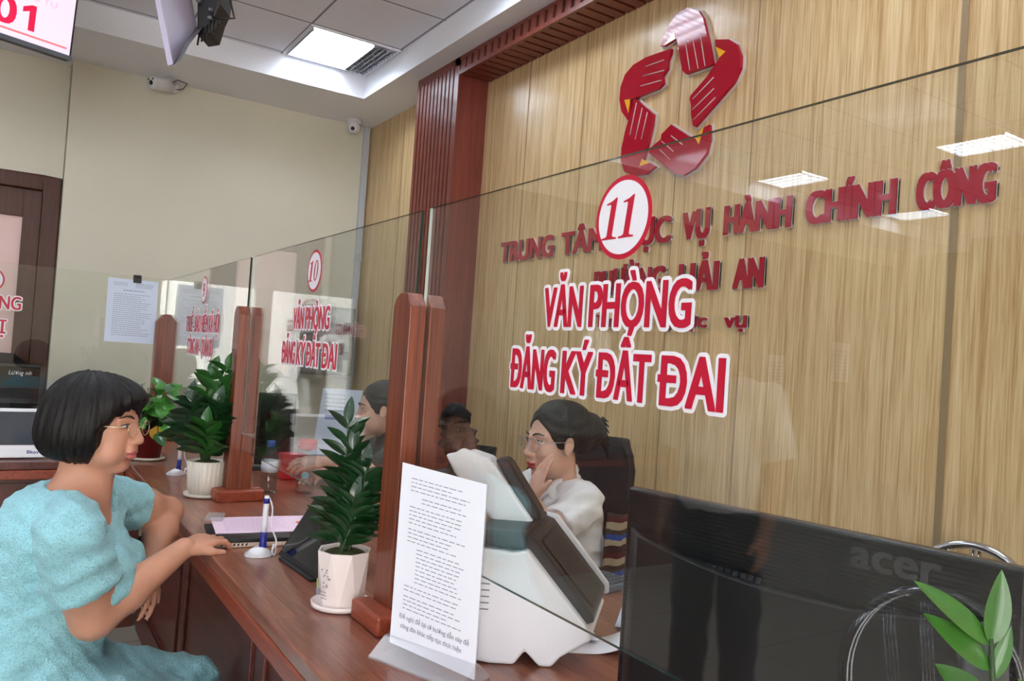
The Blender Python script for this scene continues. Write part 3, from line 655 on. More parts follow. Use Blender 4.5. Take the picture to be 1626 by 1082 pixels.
po = b.build('paper_sheet', M['pinkpaper']); setp(po, 'pink printed paper with an orange stamp under the seated woman\'s hand', 'paper')
b = MB(); ink_rows(b, o+U2*0.05+V2*0.25+Z2*0.0287, U2, V2, Z2, 0.19, 20, 0.0088, th=0.0018)
b.build('small_print', mat('mauve_ink', (186, 150, 190), 0.8), po)
b = MB(); disc(b, o+U2*0.275+V2*0.17+Z2*0.0287, U2, V2, 0.014, 0.018, Z2, 0.0003, 0); b.build('stamp', M['orange'], po)
b = MB(); b.obox(o+U2*0.0+V2*0.215+Z2*0.029, (U2*0.2+V2).normalized(), Z2.cross((U2*0.2+V2).normalized()), Z2, 0.08, -0.05, 0.012)
setp(b.build('plastic_sleeve', M['acry'], bevel=0.004), 'crumpled clear plastic sleeve at the corner of the pink paper', 'plastic sleeve')

# tablet on the counter
t = thing('tablet', 'black tablet tilted back on its stand beside the near potted plant', 'tablet', (0.70, 1.98, CT))
A = Vector((0.664, 2.125, CT+0.008)); Bv = Vector((0.682, 1.83, CT+0.008)); u = (Bv-A).normalized(); up = Vector((0.093, 0.006, 0.147)).normalized(); n = u.cross(up).normalized()
b = MB(); b.obox(A-n*0.009, u, up, n, 0.282, 0.178, 0.009); b.build('body', M['black'], t, bevel=0.005, seg=3)
b = MB(); b.obox(A+u*0.012+up*0.014+n*0.0002, u, up, n, 0.258, 0.15, 0.0008); b.build('screen', M['blackgloss'], t)
b = MB(); b.prism([A-n*0.0092+u*0.05+up*0.03, A-n*0.0092+u*0.05+up*0.15, Vector((A.x+0.155, A.y, CT+0.0006))+u*0.05, Vector((A.x+0.03, A.y, CT+0.0006))+u*0.05], u*0.18); b.build('stand', M['dplastic'], t)
b = MB(); b.obox(Vector((A.x-0.008, A.y, CT+0.0005))+u*0.03, u, Vector((1, 0, 0)), Vector((0, 0, 1)), 0.22, 0.05, 0.007); b.build('stand_lip', M['dplastic'], t, bevel=0.002)

# ------------------------------------------------------------------ plants
def leaf(mb, o, d, nrm, ln, wd, curl=0.25, fold=0.18, mi=0, k=7, heart=False):
    """one pointed leaf from o along d, blade normal nrm"""
    o, d, nrm = Vector(o), Vector(d).normalized(), Vector(nrm)
    s_ = d.cross(nrm)
    if s_.length < 1e-3: s_ = d.orthogonal()
    s_ = s_.normalized(); nrm = s_.cross(d).normalized(); vs = []
    for i in range(k+1):
        f_ = i/k
        w_ = wd*(math.sin(PI*f_**0.8)**0.8 if not heart else (math.sin(PI*min(1, f_*0.9+0.1))**0.75)*(1.15-0.4*f_)) if 0 < f_ < 1 else (wd*0.05 if i == 0 else 0.0005)
        c_ = o+d*(ln*f_)-nrm*(curl*ln*f_*f_)
        for q in (-1, -0.5, 0, 0.5, 1):
            p_ = c_+s_*(w_*0.5*q)+nrm*(abs(q)*w_*fold)
            if o.y > 1.0:      # leaves lie against the glass and posts, never through them
                lim = 0.7525 if not (1.495 < p_.y < 1.605 or 2.92 < p_.y < 3.035) else 0.712
                if 4.63 < p_.y: lim = 0.69
                if p_.x > lim: p_.x = lim-0.002*(1+q)
            vs.append(p_)
    fs = [(i*5+j, i*5+j+1, (i+1)*5+j+1, (i+1)*5+j) for i in range(k) for j in range(4)]
    mb.add(vs, fs, mi, True)
def zz_plant(t, base, stems, rnd, lmat, ll=0.062, lw=0.027, pairs=9, mats_=None):
    """arching stems with two ranks of glossy leaflets"""
    for tip, bend in stems:
        st = MB(); lf_ = MB()
        p0 = Vector(base)+Vector((rnd.uniform(-.018, .018), rnd.uniform(-.018, .018), 0)); p2 = Vector(tip); p1 = (p0+p2)*0.5+Vector(bend)
        cv = [p0*(1-f_)**2+p1*2*f_*(1-f_)+p2*f_*f_ for f_ in [i/14 for i in range(15)]]
        st.tube(cv, [0.0048*(1-0.72*i/14) for i in range(15)], 8)
        st.build('stem', M['stem'], t)
        side = None
        for i in range(pairs):
            f_ = 0.16+0.80*i/(pairs-1); j = min(13, int(f_*14)); p_ = cv[j].lerp(cv[j+1], f_*14-j); tg = (cv[j+1]-cv[j]).normalized()
            ref = Vector((0.543, 0.84, 0)); sd = tg.cross(ref)
            sd = sd.normalized() if sd.length > 0.15 else Vector((0.84, -0.54, 0))
            nn = sd.cross(tg).normalized()
            for q in (-1, 1):
                a = math.radians(rnd.uniform(28, 58)); tw = rnd.uniform(-0.5, 0.5)
                d_ = tg*math.sin(PI/2-a-0.1)+sd*q*math.cos(PI/2-a-0.1)+nn*tw*0.6
                sz = (0.75+0.45*math.sin(PI*min(1, 0.15+f_*0.8)))*rnd.uniform(0.85, 1.1)
                leaf(lf_, p_, d_, nn*rnd.uniform(0.6, 1)+tg*0.7*rnd.uniform(0.4, 1)-sd*q*rnd.uniform(0, 0.5), ll*sz, lw*sz, curl=rnd.uniform(0.05, 0.3), fold=rnd.uniform(0.08, 0.22))
        leaf(lf_, p2, (p2-cv[12]), Vector((-.5, -.7, .3)), ll, lw)
        lf_.build('leaves', lmat if mats_ is None else rnd.choice(mats_), t)
# near plant in a faceted white pot
px, py = 0.676, 1.678
t = thing('potted_plant', 'dark glossy plant in a faceted white pot with saucer, beside the nearest post', 'plant', (px, py, CT))
b = MB(); b.lathe((px, py, CT+0.0004), [(0.056, 0), (0.066, 0.004), (0.067, 0.014), (0.063, 0.014), (0.055, 0.005), (0.02, 0.005)], 40); b.build('saucer', M['ceramic'], t)
b = MB(); k = 8; vs = []
for r_, h_, ph in ((0.050, 0.006, 0.0), (0.0605, 0.128, PI/8), (0.056, 0.128, PI/8), (0.052, 0.112, PI/8)):
    vs += [(px+r_*math.cos(2*PI*i/k+ph+0.3), py+r_*math.sin(2*PI*i/k+ph+0.3), CT+h_) for i in range(k)]
fs = []
for i in range(k):
    fs += [(i, (i+1) % k, k+i), ((i+1) % k, k+(i+1) % k, k+i)]
    for r_ in (1, 2): fs.append((r_*k+i, r_*k+(i+1) % k, (r_+1)*k+(i+1) % k, (r_+1)*k+i))
fs += [tuple(range(k-1, -1, -1)), tuple(range(3*k, 4*k))]
b.add(vs, fs, 0); pot = b.build('pot', M['ceramic'], t)
# printed cactus and dots on the pot, facing the visitor
dcr = MB(); nD = Vector((-0.93, -0.36, 0)).normalized(); uD = Vector((0.36, -0.93, 0)).normalized(); cD = Vector((px, py, CT))+nD*0.0548
def dd(a, h, r1, r2, mi): disc(dcr, cD+uD*a+Vector((0, 0, h))+nD*(0.0035+h*0.052-0.001), uD, (Vector((0, 0, 1))+nD*0.085).normalized(), r1, r2, nD, 0.002, mi)
dd(-0.012, 0.060, 0.003, 0.012, 1)
dcr.obox(cD+uD*-0.016+Vector((0, 0, 0.036))+nD*0.004, uD, Vector((0, 0, 1)), nD, 0.010, 0.013, 0.002, 0)
rr = random.Random(3)
for _ in range(14): dd(rr.uniform(0.0, 0.026), rr.uniform(0.055, 0.1), 0.0012, 0.0016, 0)
for i in range(3):
    for j in range(4): dd(-0.002+j*0.005+i*0.001, 0.045-i*0.007, 0.0017, 0.0006, 0)
dcr.build('printed_cactus', [M['ink'], mat('sage_print', (150, 160, 110), 0.5)], pot)
b = MB(); b.ell((px, py, CT+0.113), (0.051, 0.051, 0.016)); b.build('soil', M['soil'], t)
rn = random.Random(5); z0 = CT+0.118
zz_plant(t, (px, py, z0), [((0.672, 1.702, CT+0.405), (-0.008, 0.0, 0.02)), ((0.672, 1.708, CT+0.285), (-0.006, 0.0, 0.02)), ((0.700, 1.650, CT+0.305), (0.008, -0.012, 0.02)), ((0.676, 1.648, CT+0.235), (0.0, -0.012, 0.02)),
    ((0.70, 1.72, CT+0.27), (0.01, 0.01, 0.02)), ((0.685, 1.645, CT+0.215), (0.0, -0.012, 0.015)), ((0.662, 1.715, CT+0.20), (-0.006, 0.006, 0.02)), ((0.68, 1.68, CT+0.35), (0.006, 0.0, 0.0))], rn, M['leaf'], ll=0.066, lw=0.025, pairs=8)
# second plant in a fluted ivory pot
px, py = 0.660, 3.03
t = thing('potted_plant', 'dark leafy plant in a fluted ivory pot, just left of the second post', 'plant', (px, py, CT))
b = MB(); b.lathe((px, py, CT+0.0004), [(0.062, 0), (0.073, 0.004), (0.075, 0.014), (0.070, 0.014), (0.06, 0.005), (0.02, 0.005)], 40); b.build('saucer', M['ceramicw'], t)
b = MB(); b.lathe((px, py, CT+0.0056), [(0.054, 0), (0.062, 0.03), (0.0675, 0.125), (0.062, 0.126), (0.058, 0.11), (0.0, 0.108)], 96, flute=24, fl=0.02); b.build('pot', M['ceramicw'], t)
b = MB(); b.ell((px, py, CT+0.115), (0.054, 0.054, 0.02)); b.build('soil', M['soil'], t)
zz_plant(t, (px, py, CT+0.12), [((0.70, 3.0, CT+0.47), (-0.02, 0.02, 0.03)), ((0.66, 3.06, CT+0.44), (-0.02, 0.0, 0.03)), ((0.60, 3.06, CT+0.34), (-0.02, 0.01, 0.05)), ((0.585, 3.1, CT+0.27), (-0.03, 0.01, 0.05)), ((0.67, 2.97, CT+0.33), (0.0, -0.02, 0.02)),
    ((0.735, 3.02, CT+0.35), (0.02, 0.0, 0.02)), ((0.64, 2.97, CT+0.25), (0.0, -0.02, 0.02)), ((0.71, 3.05, CT+0.3), (0.02, 0.01, 0.02))], random.Random(8), None, ll=0.085, lw=0.045, pairs=7, mats_=[M['leaf'], M['leaf'], M['leafmid']])
# trailing plant in the corner
px, py = 0.60, 3.97
t = thing('potted_plant', 'bright trailing plant with a yellow leaf in a dark red pot at the counter corner', 'plant', (px, py, CT))
b = MB(); b.lathe((px, py, CT+0.0004), [(0.06, 0), (0.073, 0.004), (0.075, 0.014), (0.069, 0.014), (0.058, 0.005), (0.02, 0.005)], 40); b.build('saucer', M['ceramicw'], t)
b = MB(); b.lathe((px, py, CT+0.0056), [(0.05, 0), (0.068, 0.125), (0.072, 0.125), (0.072, 0.14), (0.066, 0.14), (0.062, 0.12), (0, 0.118)], 40); b.build('pot', M['redpot'], t)
b = MB(); b.ell((px, py, CT+0.125), (0.056, 0.056, 0.015)); b.build('soil', M['soil'], t)
rn = random.Random(21); lv = [MB(), MB()]; sm_ = MB()
for i in range(70):
    a = rn.uniform(0, 2*PI); e = rn.uniform(-0.5, 1.3); r_ = rn.uniform(0.07, 0.17)
    p_ = Vector((px, py, CT+0.20))+Vector((math.cos(a)*math.cos(e)*r_, math.sin(a)*math.cos(e)*r_, math.sin(e)*r_*0.95))
    if p_.z < CT+0.045: p_.z = CT+0.045
    if p_.x > 0.735: p_.x = 0.735
    q0 = Vector((px+rn.uniform(-.03, .03), py+rn.uniform(-.03, .03), CT+0.13)); mid = (q0+p_)*0.5+Vector((0, 0, 0.05))
    sm_.tube([q0, q0.lerp(mid, 0.6), mid, p_], 0.0018, 5)
    out = (p_-Vector((px, py, CT+0.2))).normalized()
    leaf(lv[i % 2], p_, out*0.6+Vector((rn.uniform(-.5, .5), rn.uniform(-.7, .2), rn.uniform(-0.9, 0.0))), out+Vector((-.2, -.5, 0.5)), rn.uniform(0.06, 0.1), rn.uniform(0.05, 0.075), curl=0.25, fold=0.1, heart=True)
sm_.build('stems', M['stem'], t); lv[0].build('leaves', M['leafpothos'], t); lv[1].build('leaves', M['leafmid'], t)
b = MB(); leaf(b, (px+0.012, py-0.085, CT+0.165), (0.25, -0.1, -1), (-.5, -.84, 0.1), 0.085, 0.07, heart=True); b.build('yellow_leaf', M['leafyellow'], t)
# plant in front, at the right edge
px, py = 0.685, 0.30
t = thing('potted_plant', 'bright green glossy leaves in the right foreground, pot below the frame', 'plant', (px, py, CT))
b = MB(); b.lathe((px, py, CT+0.0004), [(0.045, 0), (0.056, 0.13), (0.06, 0.13), (0.06, 0.14), (0.053, 0.14), (0.05, 0.12), (0, 0.12)], 40); b.build('pot', M['ceramic'], t)
b = MB(); b.ell((px, py, CT+0.12), (0.046, 0.046, 0.012)); b.build('soil', M['soil'], t)
cvt = [Vector((0.69, 0.305, CT+0.12)), Vector((0.70, 0.315, CT+0.23)), Vector((0.704, 0.322, 1.10)), Vector((0.703, 0.326, 1.155))]
b = MB(); b.tube(cvt, [0.005, 0.004, 0.003, 0.002], 8); b.build('stem', M['stem'], t)
b = MB(); fn = Vector((-0.54, -0.84, 0.25))
for o, tip, wd, nn in (((0.703, 0.326, 1.150), (0.655, 0.357, 1.199), 0.024, (-0.55, -0.35, 0.75)), ((0.703, 0.325, 1.130), (0.662, 0.353, 1.172), 0.026, (-0.55, -0.35, 0.7)), ((0.704, 0.323, 1.095), (0.672, 0.348, 1.130), 0.030, (-0.55, -0.4, 0.65)),
                    ((0.703, 0.326, 1.150), (0.709, 0.320, 1.209), 0.024, (-0.6, -0.8, 0.1)), ((0.704, 0.324, 1.122), (0.714, 0.315, 1.165), 0.015, (-0.6, -0.6, 0.3)), ((0.704, 0.322, 1.08), (0.730, 0.302, 1.125), 0.028, (-0.5, -0.6, 0.6)), ((0.704, 0.322, 1.07), (0.690, 0.335, 1.095), 0.02, (-0.55, -0.4, 0.65))):
    o = Vector(o); tip = Vector(tip); leaf(b, o, tip-o, nn, (tip-o).length*1.04, wd*0.9, curl=0.12, fold=0.1, k=10)
cv2 = Vector((0.742, 0.296, 1.10))
for o, tip, wd, nn in (((0.735, 0.29, 1.11), (0.722, 0.302, 1.16), 0.024, (-0.6, -0.8, 0.2)), ((0.735, 0.29, 1.09), (0.716, 0.306, 1.128), 0.026, (-0.2, -0.6, 0.8))):
    o = Vector(o); tip = Vector(tip); leaf(b, o, tip-o, nn, (tip-o).length, wd, curl=0.1, fold=0.1, k=10)
b.build('leaves', M['leafbright'], t)
b = MB(); b.tube([(0.70, 0.295, CT+0.12), (0.725, 0.287, CT+0.24), (0.736, 0.289, 1.115)], [0.004, 0.003, 0.002], 8); b.build('stem', M['stem'], t)

# ------------------------------------------------------------------ scanner
P2 = Vector((0.8387, -0.5446, 0)); W2 = Vector((0.5446, 0.8387, 0)); Z = Vector((0, 0, 1))
W2s = (W2+P2*0.22).normalized()
sp_ = lambda p_, z_, w_: P2*p_+W2*1.5+W2s*(w_-1.5)+Z*z_
t = thing('document_scanner', 'large white and charcoal document scanner behind the clear sign holder, half under the glass edge', 'scanner', sp_(0.05, CT, 1.62))
wn, wf_ = 1.50, 1.76; z0 = CT+0.0006
body = [(-0.052, 0.998), (0.028, 0.992), (0.052, 0.998), (0.172, 0.862), (0.186, 0.836), (0.128, 0.80), (0.112, z0), (0.088, z0), (0.06, 0.808), (0.04, z0), (-0.005, z0), (-0.04, 0.785), (-0.052, 0.80)]
b = MB(); b.prism([sp_(a, h, wn) for a, h in body], W2s*(wf_-wn)); b.build('body', M['wplastic'], t, bevel=0.006, seg=3)
# charcoal front cover on the slope, framed by the white sides
nS = Vector((0.75, 0, 0.66)); 
def slope(p_, z_, w_, off): return sp_(p_+0.75*off, z_+0.66*off, w_)
b = MB(); b.prism([sp_(0.040, 1.024, wn+0.022), sp_(0.064, 1.016, wn+0.022), sp_(0.184, 0.877, wn+0.022), sp_(0.186, 0.864, wn+0.022), sp_(0.17, 0.858, wn+0.022), sp_(0.046, 0.992, wn+0.022), sp_(0.02, 0.995, wn+0.022)], W2s*(wf_-wn-0.036)); fc = b.build('front_cover', M['dplastic'], t, bevel=0.003)
b = MB(); b.prism([sp_(0.03, 1.03, wf_-0.0135), sp_(0.071, 1.024, wf_-0.0135), sp_(0.193, 0.880, wf_-0.0135), sp_(0.194, 0.858, wf_-0.0135), sp_(0.165, 0.852, wf_-0.0135)], W2s*0.012); b.build('side_rim', M['wplastic'], t, bevel=0.004, seg=3)
b = MB(); b.prism([slope(0.072, 1.007, wn+0.05, 0.0012), slope(0.178, 0.884, wn+0.05, 0.0012), slope(0.178, 0.884, wf_-0.06, 0.0012), slope(0.072, 1.007, wf_-0.06, 0.0012)], Vector((0.75*P2.x, 0.75*P2.y, 0.66))*0.0015); b.build('cover_gloss_panel', mat('charcoal_gloss', (42, 42, 45), 0.5, spec=0.2), fc)
b = MB(); b.prism([sp_(-0.05, 1.003, wn+0.01), sp_(0.03, 0.996, wn+0.01), sp_(0.05, 1.001, wn+0.01), sp_(0.046, 1.03, wn+0.01), sp_(-0.05, 1.03, wn+0.01)], W2s*(wf_-wn-0.02)); b.build('feed_band', M['dplastic'], t, bevel=0.004)
# paper chute standing up at the back
lidp = [(-0.15, 1.155), (-0.13, 1.160), (-0.117, 1.170), (-0.062, 1.153), (-0.048, 1.138), (0.043, 1.022), (0.030, 1.012), (-0.035, 1.016), (-0.13, 1.12)]
b = MB(); b.prism([sp_(a, h, wn+0.118) for a, h in lidp], W2s*0.022); b.build('chute_side', M['wplastic'], t, bevel=0.006, seg=3)
b = MB(); b.prism([sp_(-0.14, 1.128, wn+0.141), sp_(-0.135, 1.15, wn+0.141), sp_(-0.115, 1.16, wn+0.141), sp_(-0.07, 1.148, wn+0.141), sp_(-0.03, 1.10, wn+0.141), sp_(-0.05, 1.02, wn+0.141)], W2s*0.08); b.build('chute_back', M['wplastic'], t, bevel=0.005)
b = MB(); b.prism([sp_(-0.055, 1.148, wn+0.15), sp_(-0.034, 1.152, wn+0.15), sp_(-0.022, 1.142, wn+0.15), sp_(0.046, 1.045, wn+0.15), sp_(0.05, 1.026, wn+0.15), sp_(0.03, 1.02, wn+0.15)], W2s*0.055); b.build('paper_tray', M['dplastic'], t, bevel=0.006, seg=3)
b = MB()
for k in range(5): b.obox(sp_(-0.045, 0.93-k*0.012, wn-0.0012), P2, Z, W2, 0.032, 0.002, 0.0015)
b.build('side_vents', M['gplastic'], t)

# receipts and papers by the scanner
def curl_sheet(name, o, u, v, ln, wd, fn, mt, label, cat, k=16, group=None):
    o, u, v = Vector(o), Vector(u).normalized(), Vector(v).normalized(); b = MB(); vs = []
    for i in range(k+1):
        f_ = i/k; x_, z_ = fn(f_)
        for q in (0, 0.5, 1): vs.append(o+u*(x_*ln)+v*(wd*q)+Z*(z_*ln+0.0006*q))
    nV = len(vs); vs += [p_+Z*0.0006 for p_ in vs]
    fs = [(i*3+j, i*3+j+1, (i+1)*3+j+1, (i+1)*3+j) for i in range(k) for j in range(2)]
    fs += [tuple(nV+q for q in reversed(f_)) for f_ in fs]
    bd = [0, 1, 2]+[i*3+2 for i in range(1, k+1)]+[k*3+1, k*3]+[i*3 for i in range(k-1, 0, -1)]
    fs += [(bd[i], bd[(i+1) % len(bd)], nV+bd[(i+1) % len(bd)], nV+bd[i]) for i in range(len(bd))]
    b.add(vs, fs, 0, True); return setp(b.build(name, mt), label, cat, group)
ro = curl_sheet('receipt_slip', (0.962, 1.262, CT+0.0006), (0.86, -0.5, 0), (0.45, 0.72, 0), 0.155, 0.085, lambda f_: (f_, 0.0 if f_ < 0.5 else 0.55*(f_-0.5)**2), M['paper'], 'curled white receipt lying on the counter below the scanner', 'receipt')
b = MB(); ink_rows(b, (0.982, 1.295, CT+0.0022), (0.86, -0.5, 0), (0.45, 0.72, 0), Z, 0.05, 6, -0.007, th=0.003, wmax=[1]*6); b.build('small_print', M['ink'], ro)
curl_sheet('receipt_slip', (1.005, 1.315, CT+0.0022), (0.75, -0.6, 0), (0.4, 0.8, 0), 0.12, 0.07, lambda f_: (0.2+0.6*f_-0.22*math.sin(f_*3), 0.32*(1-f_)**2+0.06*f_*f_), M['paper'], 'second white slip curling up over the receipt at the scanner foot', 'receipt')
so = curl_sheet('paper_sheet', (1.165, 1.31, CT+0.001), (0.72, 0.69, 0), (0.69, -0.72, 0), 0.30, 0.21, lambda f_: (f_, 0.03*(1-f_)**2), M['bluepaper'], 'white form lying on the staff side of the counter between scanner and monitor', 'paper')
b = MB(); ink_rows(b, (1.205, 1.335, CT+0.012), (0.69, -0.72, 0), (-0.72, -0.69, 0), Z, 0.17, 12, 0.017, th=0.0015); b.build('small_print', M['inkpale'], so)
t = thing('keyboard', 'grey keyboard at the staff edge of the counter behind the form', 'keyboard', (1.33, 1.62, CT))
b = MB(); ku = Vector((0.2, -0.98, 0)); kv = Vector((0.98, 0.2, 0)); ko = Vector((1.26, 1.82, CT+0.0006)); b.obox(ko, ku, kv, Z, 0.3, 0.12, 0.018); b.build('case', mat('slate_plastic', (96, 104, 116), 0.4), t, bevel=0.003)
b = MB()
for i in range(14):
    for j in range(5): b.obox(ko+ku*(0.008+i*0.0205)+kv*(0.008+j*0.0215)+Z*0.0182, ku, kv, Z, 0.0175, 0.018, 0.004)
b.build('keys', mat('slate_keys', (70, 78, 92), 0.45), t)

# big monitor with its back to the visitors
t = thing('monitor', 'large black computer monitor seen from behind at the lower right, through the glass', 'monitor', (0.95, 0.68, CT))
A = Vector((0.866, 0.962, 1.166)); Bv = Vector((0.966, 0.414, 1.166)); u = (Bv-A).normalized(); n = Vector((u.y, -u.x, 0)).normalized()   # n points to the staff? checked below
if n.x > 0: n = -n
WM, HM = (Bv-A).length, 0.335; O = A-Z*HM
b = MB(); b.obox(O, u, Z, -n, WM, HM, 0.022); b.build('panel', mat('ribbed_black_plastic', (24, 25, 28), 0.3), t, bevel=0.004)
# fine ribs across the back
rb = MB(); k = 54
for i in range(k): 
    zz = 0.006+i*(HM-0.012)/k
    rb.obox(O+u*0.006+Z*zz+n*0.0002, u, Z, n, WM-0.012, 0.0032, 0.0016)
rbo = rb.build('ribbed_back', M['black'], t)
bp = []
for i in range(25):
    f_ = i/24; bp.append((0.012+f_*(WM-0.024), HM-0.058-0.052*math.sin(PI*f_)**0.8*0.25+0.0))
poly = [(0.012, 0.0), (WM-0.012, 0.0)]+[(x_, HM-0.062-0.035*(2*x_/WM-1)**2*-1-0.035) for x_, _ in reversed(bp)]
b = MB(); f0 = [O+u*a+Z*(h+0.004)+n*0.002 for a, h in poly]; cx = sum((Vector(p_) for p_ in f0), Vector())/len(f0)
f1 = [p_+(cx-p_)*0.14+n*0.032 for p_ in f0]; m_ = len(f0)
b.add(f0+f1, [(i, (i+1) % m_, m_+(i+1) % m_, m_+i) for i in range(m_)], 0, True); b.add(f1, [tuple(range(m_))], 0)
b.build('housing_bulge', M['black'], t)
b = MB()
for k in range(16): b.obox(O+u*(0.06+k*0.012)+Z*(HM-0.098)+n*0.0125, u, (Z-n*0.35).normalized(), n, 0.008, 0.014, 0.004)
b.build('vents', M['dplastic'], t)
lg = MB(); text(lg, 'acer', O+u*(WM*0.655)+Z*(HM-0.04)+n*0.002, u, Z, n, 0.105, 0.036, 0.035, 0.0012); lg.build('maker_mark', mat('dull_grey', (62, 62, 64), 0.4), t)
b = MB(); b.obox(O+u*(WM/2-0.03)+Z*-0.05+n*-0.01, u, Z, n, 0.06, 0.12, 0.03); b.build('stand_neck', M['black'], t)
b = MB(); b.obox(O+u*(WM/2-0.13)+n*0.07-Z*(O.z-CT-0.0006), u, n, Z, 0.26, -0.17, 0.012); b.build('stand_foot', M['black'], t, bevel=0.004)

# bottles behind the second post
def bottle(x, y, h, r, cap, label, cl):
    t = thing('water_bottle', label, 'bottle', (x, y, CT))
    b = MB(); b.lathe((x, y, CT+0.0005), [(r*0.9, 0), (r, 0.006), (r, h*0.30), (r*0.94, h*0.33), (r, h*0.36), (r, h*0.64), (r*0.9, h*0.74), (r*0.42, h*0.86), (r*0.40, h*0.88)], 28); b.build('body', M['water'], t)
    b = MB(); b.lathe((x, y, CT+0.0005+h*0.882), [(r*cl, 0), (r*cl, h*0.1), (r*cl*0.9, h*0.115)], 24); b.build('cap', cap, t)
    b = MB(); b.lathe((x, y, CT+0.0005), [(r*1.01, h*0.40), (r*1.01, h*0.62)], 28); b.build('label', mat('pale_label', (206, 214, 226), 0.4), t)
bottle(0.90, 3.06, 0.20, 0.032, M['bluecap'], 'small clear water bottle with blue cap right behind the second post', 0.5)
t = thing('water_bottle', 'clear tall bottle with a wide red lid left of the near plant', 'bottle', (1.03, 3.02, CT))
b = MB(); b.lathe((1.03, 3.02, CT+0.0005), [(0.034, 0), (0.037, 0.005), (0.037, 0.165), (0.033, 0.172)], 28); b.build('body', M['water'], t)
b = MB(); b.lathe((1.03, 3.02, CT+0.1735), [(0.037, 0), (0.038, 0.003), (0.038, 0.032), (0.035, 0.036)], 28); b.build('lid', M['redcap'], t)
b = MB(); disc(b, (1.03-0.0375*0.35, 3.02-0.0375*0.94, CT+0.075), (0.94, -0.35, 0), (0, 0, 1), 0.014, 0.014, (-0.35, -0.94, 0), 0.001, 0); b.build('label', mat('teal_label', (120, 176, 190), 0.4), t)
b = MB(); b.box((1.03, 3.32, CT+0.0005), (1.13, 3.39, CT+0.11)); setp(b.build('tissue_box', M['redcap'], bevel=0.004), 'red box behind the clear bottle with the red lid', 'box')

# staff monitors
def monitor(x, y, rz, wm, hm, zc, label, front=None):
    t = thing('monitor', label, 'monitor', (x, y, CT)); c_, s_ = math.cos(rz), math.sin(rz); u = Vector((c_, s_, 0)); n = Vector((s_, -c_, 0)); o = Vector((x, y, zc))-u*wm/2
    b = MB(); b.obox(o, u, Z, -n, wm, hm, 0.025); b.build('panel', M['black'], t, bevel=0.004)
    b = MB(); b.obox(o+u*0.012+Z*0.016+n*0.0003, u, Z, n, wm-0.024, hm-0.028, 0.001); s2 = b.build('screen', M['blackgloss'], t)
    b = MB(); b.obox(Vector((x, y, CT+0.012))-u*0.03-n*0.045, u, Z, n, 0.06, zc-CT+0.05, 0.018); b.build('stand_neck', M['black'], t)
    b = MB(); b.obox(Vector((x, y, CT+0.0006))-u*0.11-n*0.12, u, n, Z, 0.22, 0.17, 0.011); b.build('stand_foot', M['black'], t, bevel=0.003)
    return t, o, u, n
monitor(1.08, 3.62, math.radians(-10), 0.17, 0.33, 0.80, 'narrow view of a black monitor behind the second post and the small bottle')
t, o, u, n = monitor(-0.02, 4.905, math.radians(2), 0.42, 0.25, 0.905, 'black monitor with white handwriting on it, behind the left return glass')
hw = MB(); text(hw, 'Lương mh', o+u*0.265+Z*0.195+n*0.0016, u, Z, n, 0.105, 0.021, 0.004, 0.0005, shear=0.15); text(hw, 'o', o+u*0.185+Z*0.15+n*0.0016, u, Z, n, 0.018, 0.02, 0.004, 0.0005); hw.build('handwriting', M['paper'], t)
# white kiosk frame on the return counter
t = thing('kiosk_screen', 'white framed desk screen reflecting a ceiling light, on the return counter behind the woman', 'screen', (0.02, 4.06, CT))
o = Vector((-0.18, 4.02, CT+0.006)); up = Vector((0, 0.16, 1)).normalized(); n = Vector((0, -1, 0.16)).normalized(); u = Vector((1, 0, 0))
b = MB(); b.obox(o, u, up, -n, 0.405, 0.215, 0.014); b.build('frame', M['wplastic'], t, bevel=0.005, seg=3)
b = MB(); b.obox(o+u*0.02+up*0.055+n*0.0003, u, up, n, 0.365, 0.145, 0.001); b.build('glass_face', mat('grey_screen', (70, 76, 86), 0.06, coat=0.5), t)
b = MB(); text(b, 'Bkav', o+u*0.30+up*0.018+n*0.0002, u, up, n, 0.045, 0.014, 0.02, 0.0006); b.build('maker_mark', M['navy'], t)
b = MB(); b.prism([o+u*0.1-n*0.0145+up*0.15, o+u*0.1-n*0.0145+up*0.01, Vector((o.x+0.1, o.y+0.13, CT+0.0006)), ], u*0.2); b.build('stand', M['wplastic'], t)
# sheet clipped to the return glass
t = thing('notice_sheet', 'pale blue-white printed notice hung on the left return glass by a black clip', 'notice', (0.58, 4.757, 1.66))
b = MB(); b.prism([(0.452, 4.7575, 1.655), (0.703, 4.7575, 1.655), (0.708, 4.7575, 1.308), (0.455, 4.7575, 1.308)], (0, 0.002, 0)); sh = b.build('sheet', M['bluepaper'], t)
b = MB(); ink_rows(b, (0.48, 4.757, 1.63), (1, 0, 0), vZ, (0, -1, 0), 0.07, 2, 0.01, th=0.003, wmax=[1, 1]); ink_rows(b, (0.59, 4.757, 1.63), (1, 0, 0), vZ, (0, -1, 0), 0.09, 3, 0.009, th=0.003, wmax=[1, 1, .9])
ink_rows(b, (0.53, 4.757, 1.59), (1, 0, 0), vZ, (0, -1, 0), 0.11, 1, 0.009, th=0.005, wmax=[1]); ink_rows(b, (0.485, 4.757, 1.57), (1, 0, 0), vZ, (0, -1, 0), 0.195, 21, 0.0112, th=0.0028)
b.build('small_print', M['inkpale'], sh)
b = MB(); b.box((0.575, 4.750, 1.638), (0.615, 4.7572, 1.664)); b.box((0.575, 4.7705, 1.638), (0.615, 4.776, 1.664)); b.prism([(0.575, 4.750, 1.664), (0.575, 4.776, 1.664), (0.575, 4.766, 1.682), (0.575, 4.760, 1.682)], (0.04, 0, 0)); b.build('binder_clip', M['black'], t)
